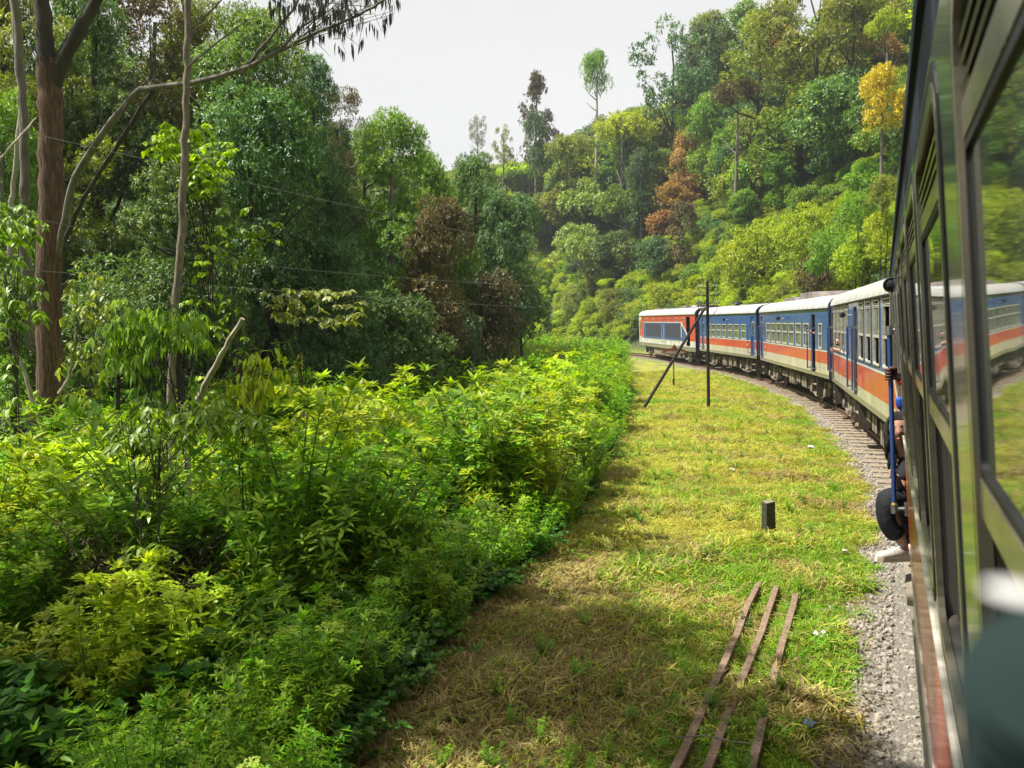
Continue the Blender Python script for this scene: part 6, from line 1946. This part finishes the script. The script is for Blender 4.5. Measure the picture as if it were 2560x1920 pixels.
# slender pole-like trunk
Yp = 11.5
b_ = A(362, 940, Yp); b_.z = tz(b_.x, b_.y) - .1
pol = empty('slender_tree', b_); tag(pol, 'slender bare grey trunk leaning slightly, crossing the arching branch', 'tree')
mb, sm = limb([b_, A(372, 800, Yp), A(380, 660, Yp), A(392, 500, Yp), A(398, 330, Yp), A(404, 170, Yp), A(406, 40, Yp), A(412, -120, Yp)], r_px(19, Yp), r_px(12, Yp), .012, 12, 11)
rel_build(mb, 'trunk', BARK['slim'], pol)
for i, pts in enumerate(([A(404, 100, Yp), A(425, 55, Yp), A(470, 10, Yp), A(520, -40, Yp)], [A(405, 60, Yp), A(395, 10, Yp), A(370, -50, Yp)], [A(400, 150, Yp), A(470, 90, 11.2), A(540, 40, 11)])):
    mb, _ = limb(pts, .02, .006, .008, 6, 20 + i); rel_build(mb, 'branch', BARK['grey'], pol)

# thin pale trunks at the far left
for i, (x0_, x1_, y0_, Yt, w, bk, lb) in enumerate(((70, 55, 900, 15, 26, 'grey', 'thin grey trunk left of the big gum tree, half hidden'), (42, 48, 900, 17, 14, 'pale', 'thinnest pale stem at the far left edge'))):
    b_ = A(x0_, y0_, Yt); b_.z = tz(b_.x, b_.y) - .1
    t_ = empty('thin_tree', b_); tag(t_, lb, 'tree')
    mb, _ = limb([b_, A(x0_ - 6, 700, Yt), A(x0_ - 22, 500, Yt), A(x0_ - 16, 420, Yt), A(x1_ - 5, 250, Yt), A(x1_ - 18, 60, Yt), A(x1_ - 28, -120, Yt)], r_px(w, Yt), r_px(w * .5, Yt), .02, 9, 30 + i)
    rel_build(mb, 'trunk', BARK[bk], t_)
for i, (pts, lb) in enumerate((([A(72, 870, 13), A(48, 790, 13), A(22, 730, 13), A(12, 640, 13)], 'pale dead stick leaning left beside the big trunk foot'),
                               ([A(128, 850, 12.6), A(150, 810, 12.5), A(160, 750, 12.4), A(164, 705, 12.4)], 'pale curved dead branch right of the big trunk foot'),
                               ([A(0, 345, 12), A(30, 310, 12), A(78, 255, 12.4)], 'pale broken branch crossing left of the big trunk'))):
    mb, _ = limb(pts, .035 - .008 * i, .010, .008, 8, 40 + i); root = empty('dead_branch', pts[0]); rel_build(mb, 'branch', BARK['pale'], root); tag(root, lb, 'dead branch')
# broken stump
b_ = A(398, 960, 10.5); b_.z = tz(b_.x, b_.y)
sp = empty('broken_stem', b_); tag(sp, 'pale broken stem leaning right with a splintered end above the weeds', 'dead stem')
mb, _ = limb([b_, A(405, 940, 10.4), A(430, 860, 10.3), A(470, 780, 10.2), A(524, 688, 10)], .05, .026, .01, 9, 51); rel_build(mb, 'stem', BARK['pale'], sp)
mb, _ = limb([A(420, 950, 9.6), A(450, 905, 9.6), A(480, 860, 9.6), A(532, 690 + 130, 9.8)], .014, .006, .01, 6, 52); rel_build(mb, 'branch', BARK['pale'], sp)

# saplings with leaves of their own
def sapling(label, base, tops, zone_, n_, nleaf, Ln, W, hang, leaf, seed, reach=.3, name='sapling', eight=True):
    b = Vector(base); b.z = tz(b.x, b.y) - .05
    root = empty(name, b); tag(root, label, 'sapling')
    q = random.Random(seed)
    for t in tops:
        mb, _ = limb([b, b.lerp(t, .5) + Vector((.04, 0, .1)), t], .014, .005, .01, 7, seed); rel_build(mb, 'stem', BARK['dark'], root)
    seeds = []
    for x0_, x1_, y0_, y1_, Y0 in zone_:
        for _ in range(n_):
            an = q.uniform(0, 6.28); rr = math.sqrt(q.random())
            x = (x0_ + x1_) / 2 + math.cos(an) * rr * (x1_ - x0_) / 2; y = (y0_ + y1_) / 2 + math.sin(an) * rr * (y1_ - y0_) / 2
            seeds.append(A(x, y, Y0 + q.uniform(-.35, .35)) - b)
    mb = MB()
    for sd_ in seeds[::3]:
        t_ = tops[q.randrange(len(tops))]; f0 = b.lerp(t_, q.uniform(.6, .98)) - b
        mb.tube([f0, f0.lerp(sd_, .5) + Vector((0, 0, .06)), sd_], [.007, .005, .003], 4)
    mb.build('twigs', BARK['dark'], root)
    for t_ in tops:
        for _ in range(14): seeds.append(b.lerp(t_, q.uniform(.25, .9)) - b + Vector((q.uniform(-.1, .1), q.uniform(-.1, .1), 0)))
    link('leaves', sprays('leaves', seeds, nleaf, Ln, W, hang, .7, leaf, seed, eight, reach), root)
sapling('sapling with long drooping blue green leaves in front of the slender trunk', A(350, 950, 9.5), [A(300, 640, 9.5), A(350, 700, 9.4), A(420, 700, 9.5)], [(225, 360, 640, 790, 9.5), (270, 450, 650, 730, 9.5)], 46, 9, .17, .040, .55, 'mid', 60)
sapling('sapling with yellowing pointed leaves right of the broken stem', A(500, 960, 9.0), [A(560, 740, 9), A(520, 800, 9)], [(530, 600, 730, 850, 9), (470, 580, 800, 880, 9)], 20, 8, .15, .045, .6, 'lime', 61)
sapling('pale leaved sapling low behind the dry brown brush', A(300, 960, 8.2), [A(280, 880, 8.2), A(350, 860, 8.2)], [(230, 420, 860, 960, 8.2), (380, 560, 860, 930, 8.4)], 34, 8, .14, .045, .35, 'mid', 62)
sapling('bright round leaved young branch lit up in front of the wood', A(440, 960, 14), [A(460, 300, 14), A(445, 420, 14)], [(395, 500, 255, 400, 14), (330, 400, 270, 340, 14), (400, 460, 330, 430, 14)], 44, 9, .12, .075, .3, 'bright', 63)
sapling('small tuft of light leaves beside the slender trunk, lower down', A(520, 960, 14.5), [A(500, 560, 14.5)], [(425, 600, 440, 560, 14.5)], 34, 8, .15, .08, .3, 'mid', 64)
sapling('pale round leaved branches hanging in the dark middle of the wood', A(640, 960, 15), [A(660, 680, 15)], [(560, 790, 620, 700, 15)], 40, 9, .15, .085, .3, 'pale', 65)
sapling('leafy green branches left of the big trunk above the weeds', A(30, 960, 12), [A(30, 640, 12)], [(-20, 90, 560, 720, 12), (-20, 70, 420, 560, 12)], 34, 9, .15, .06, .4, 'mid', 66)
sapling('yellow green leafy branches right of the big trunk', A(200, 960, 12.5), [A(190, 640, 12.5)], [(140, 260, 580, 720, 12.5), (130, 240, 720, 860, 12.5)], 26, 8, .14, .05, .4, 'olive', 67)

# ------------------------------------------------------------------ haze
hz = bpy.data.materials.new('thin mountain haze'); hz.use_nodes = True
hn = hz.node_tree.nodes; hn.clear()
ho = hn.new('ShaderNodeOutputMaterial'); hv = hn.new('ShaderNodeVolumePrincipled')
hv.inputs['Color'].default_value = (.86, .92, 1.0, 1); hv.inputs['Density'].default_value = .00045; hv.inputs['Anisotropy'].default_value = .2
hz.node_tree.links.new(hv.outputs['Volume'], ho.inputs['Volume'])
mb = MB(); mb.box(-640, 640, -340, 940, -14, 90)
o = mb.build('haze', hz, None); tag(o, kind='stuff')
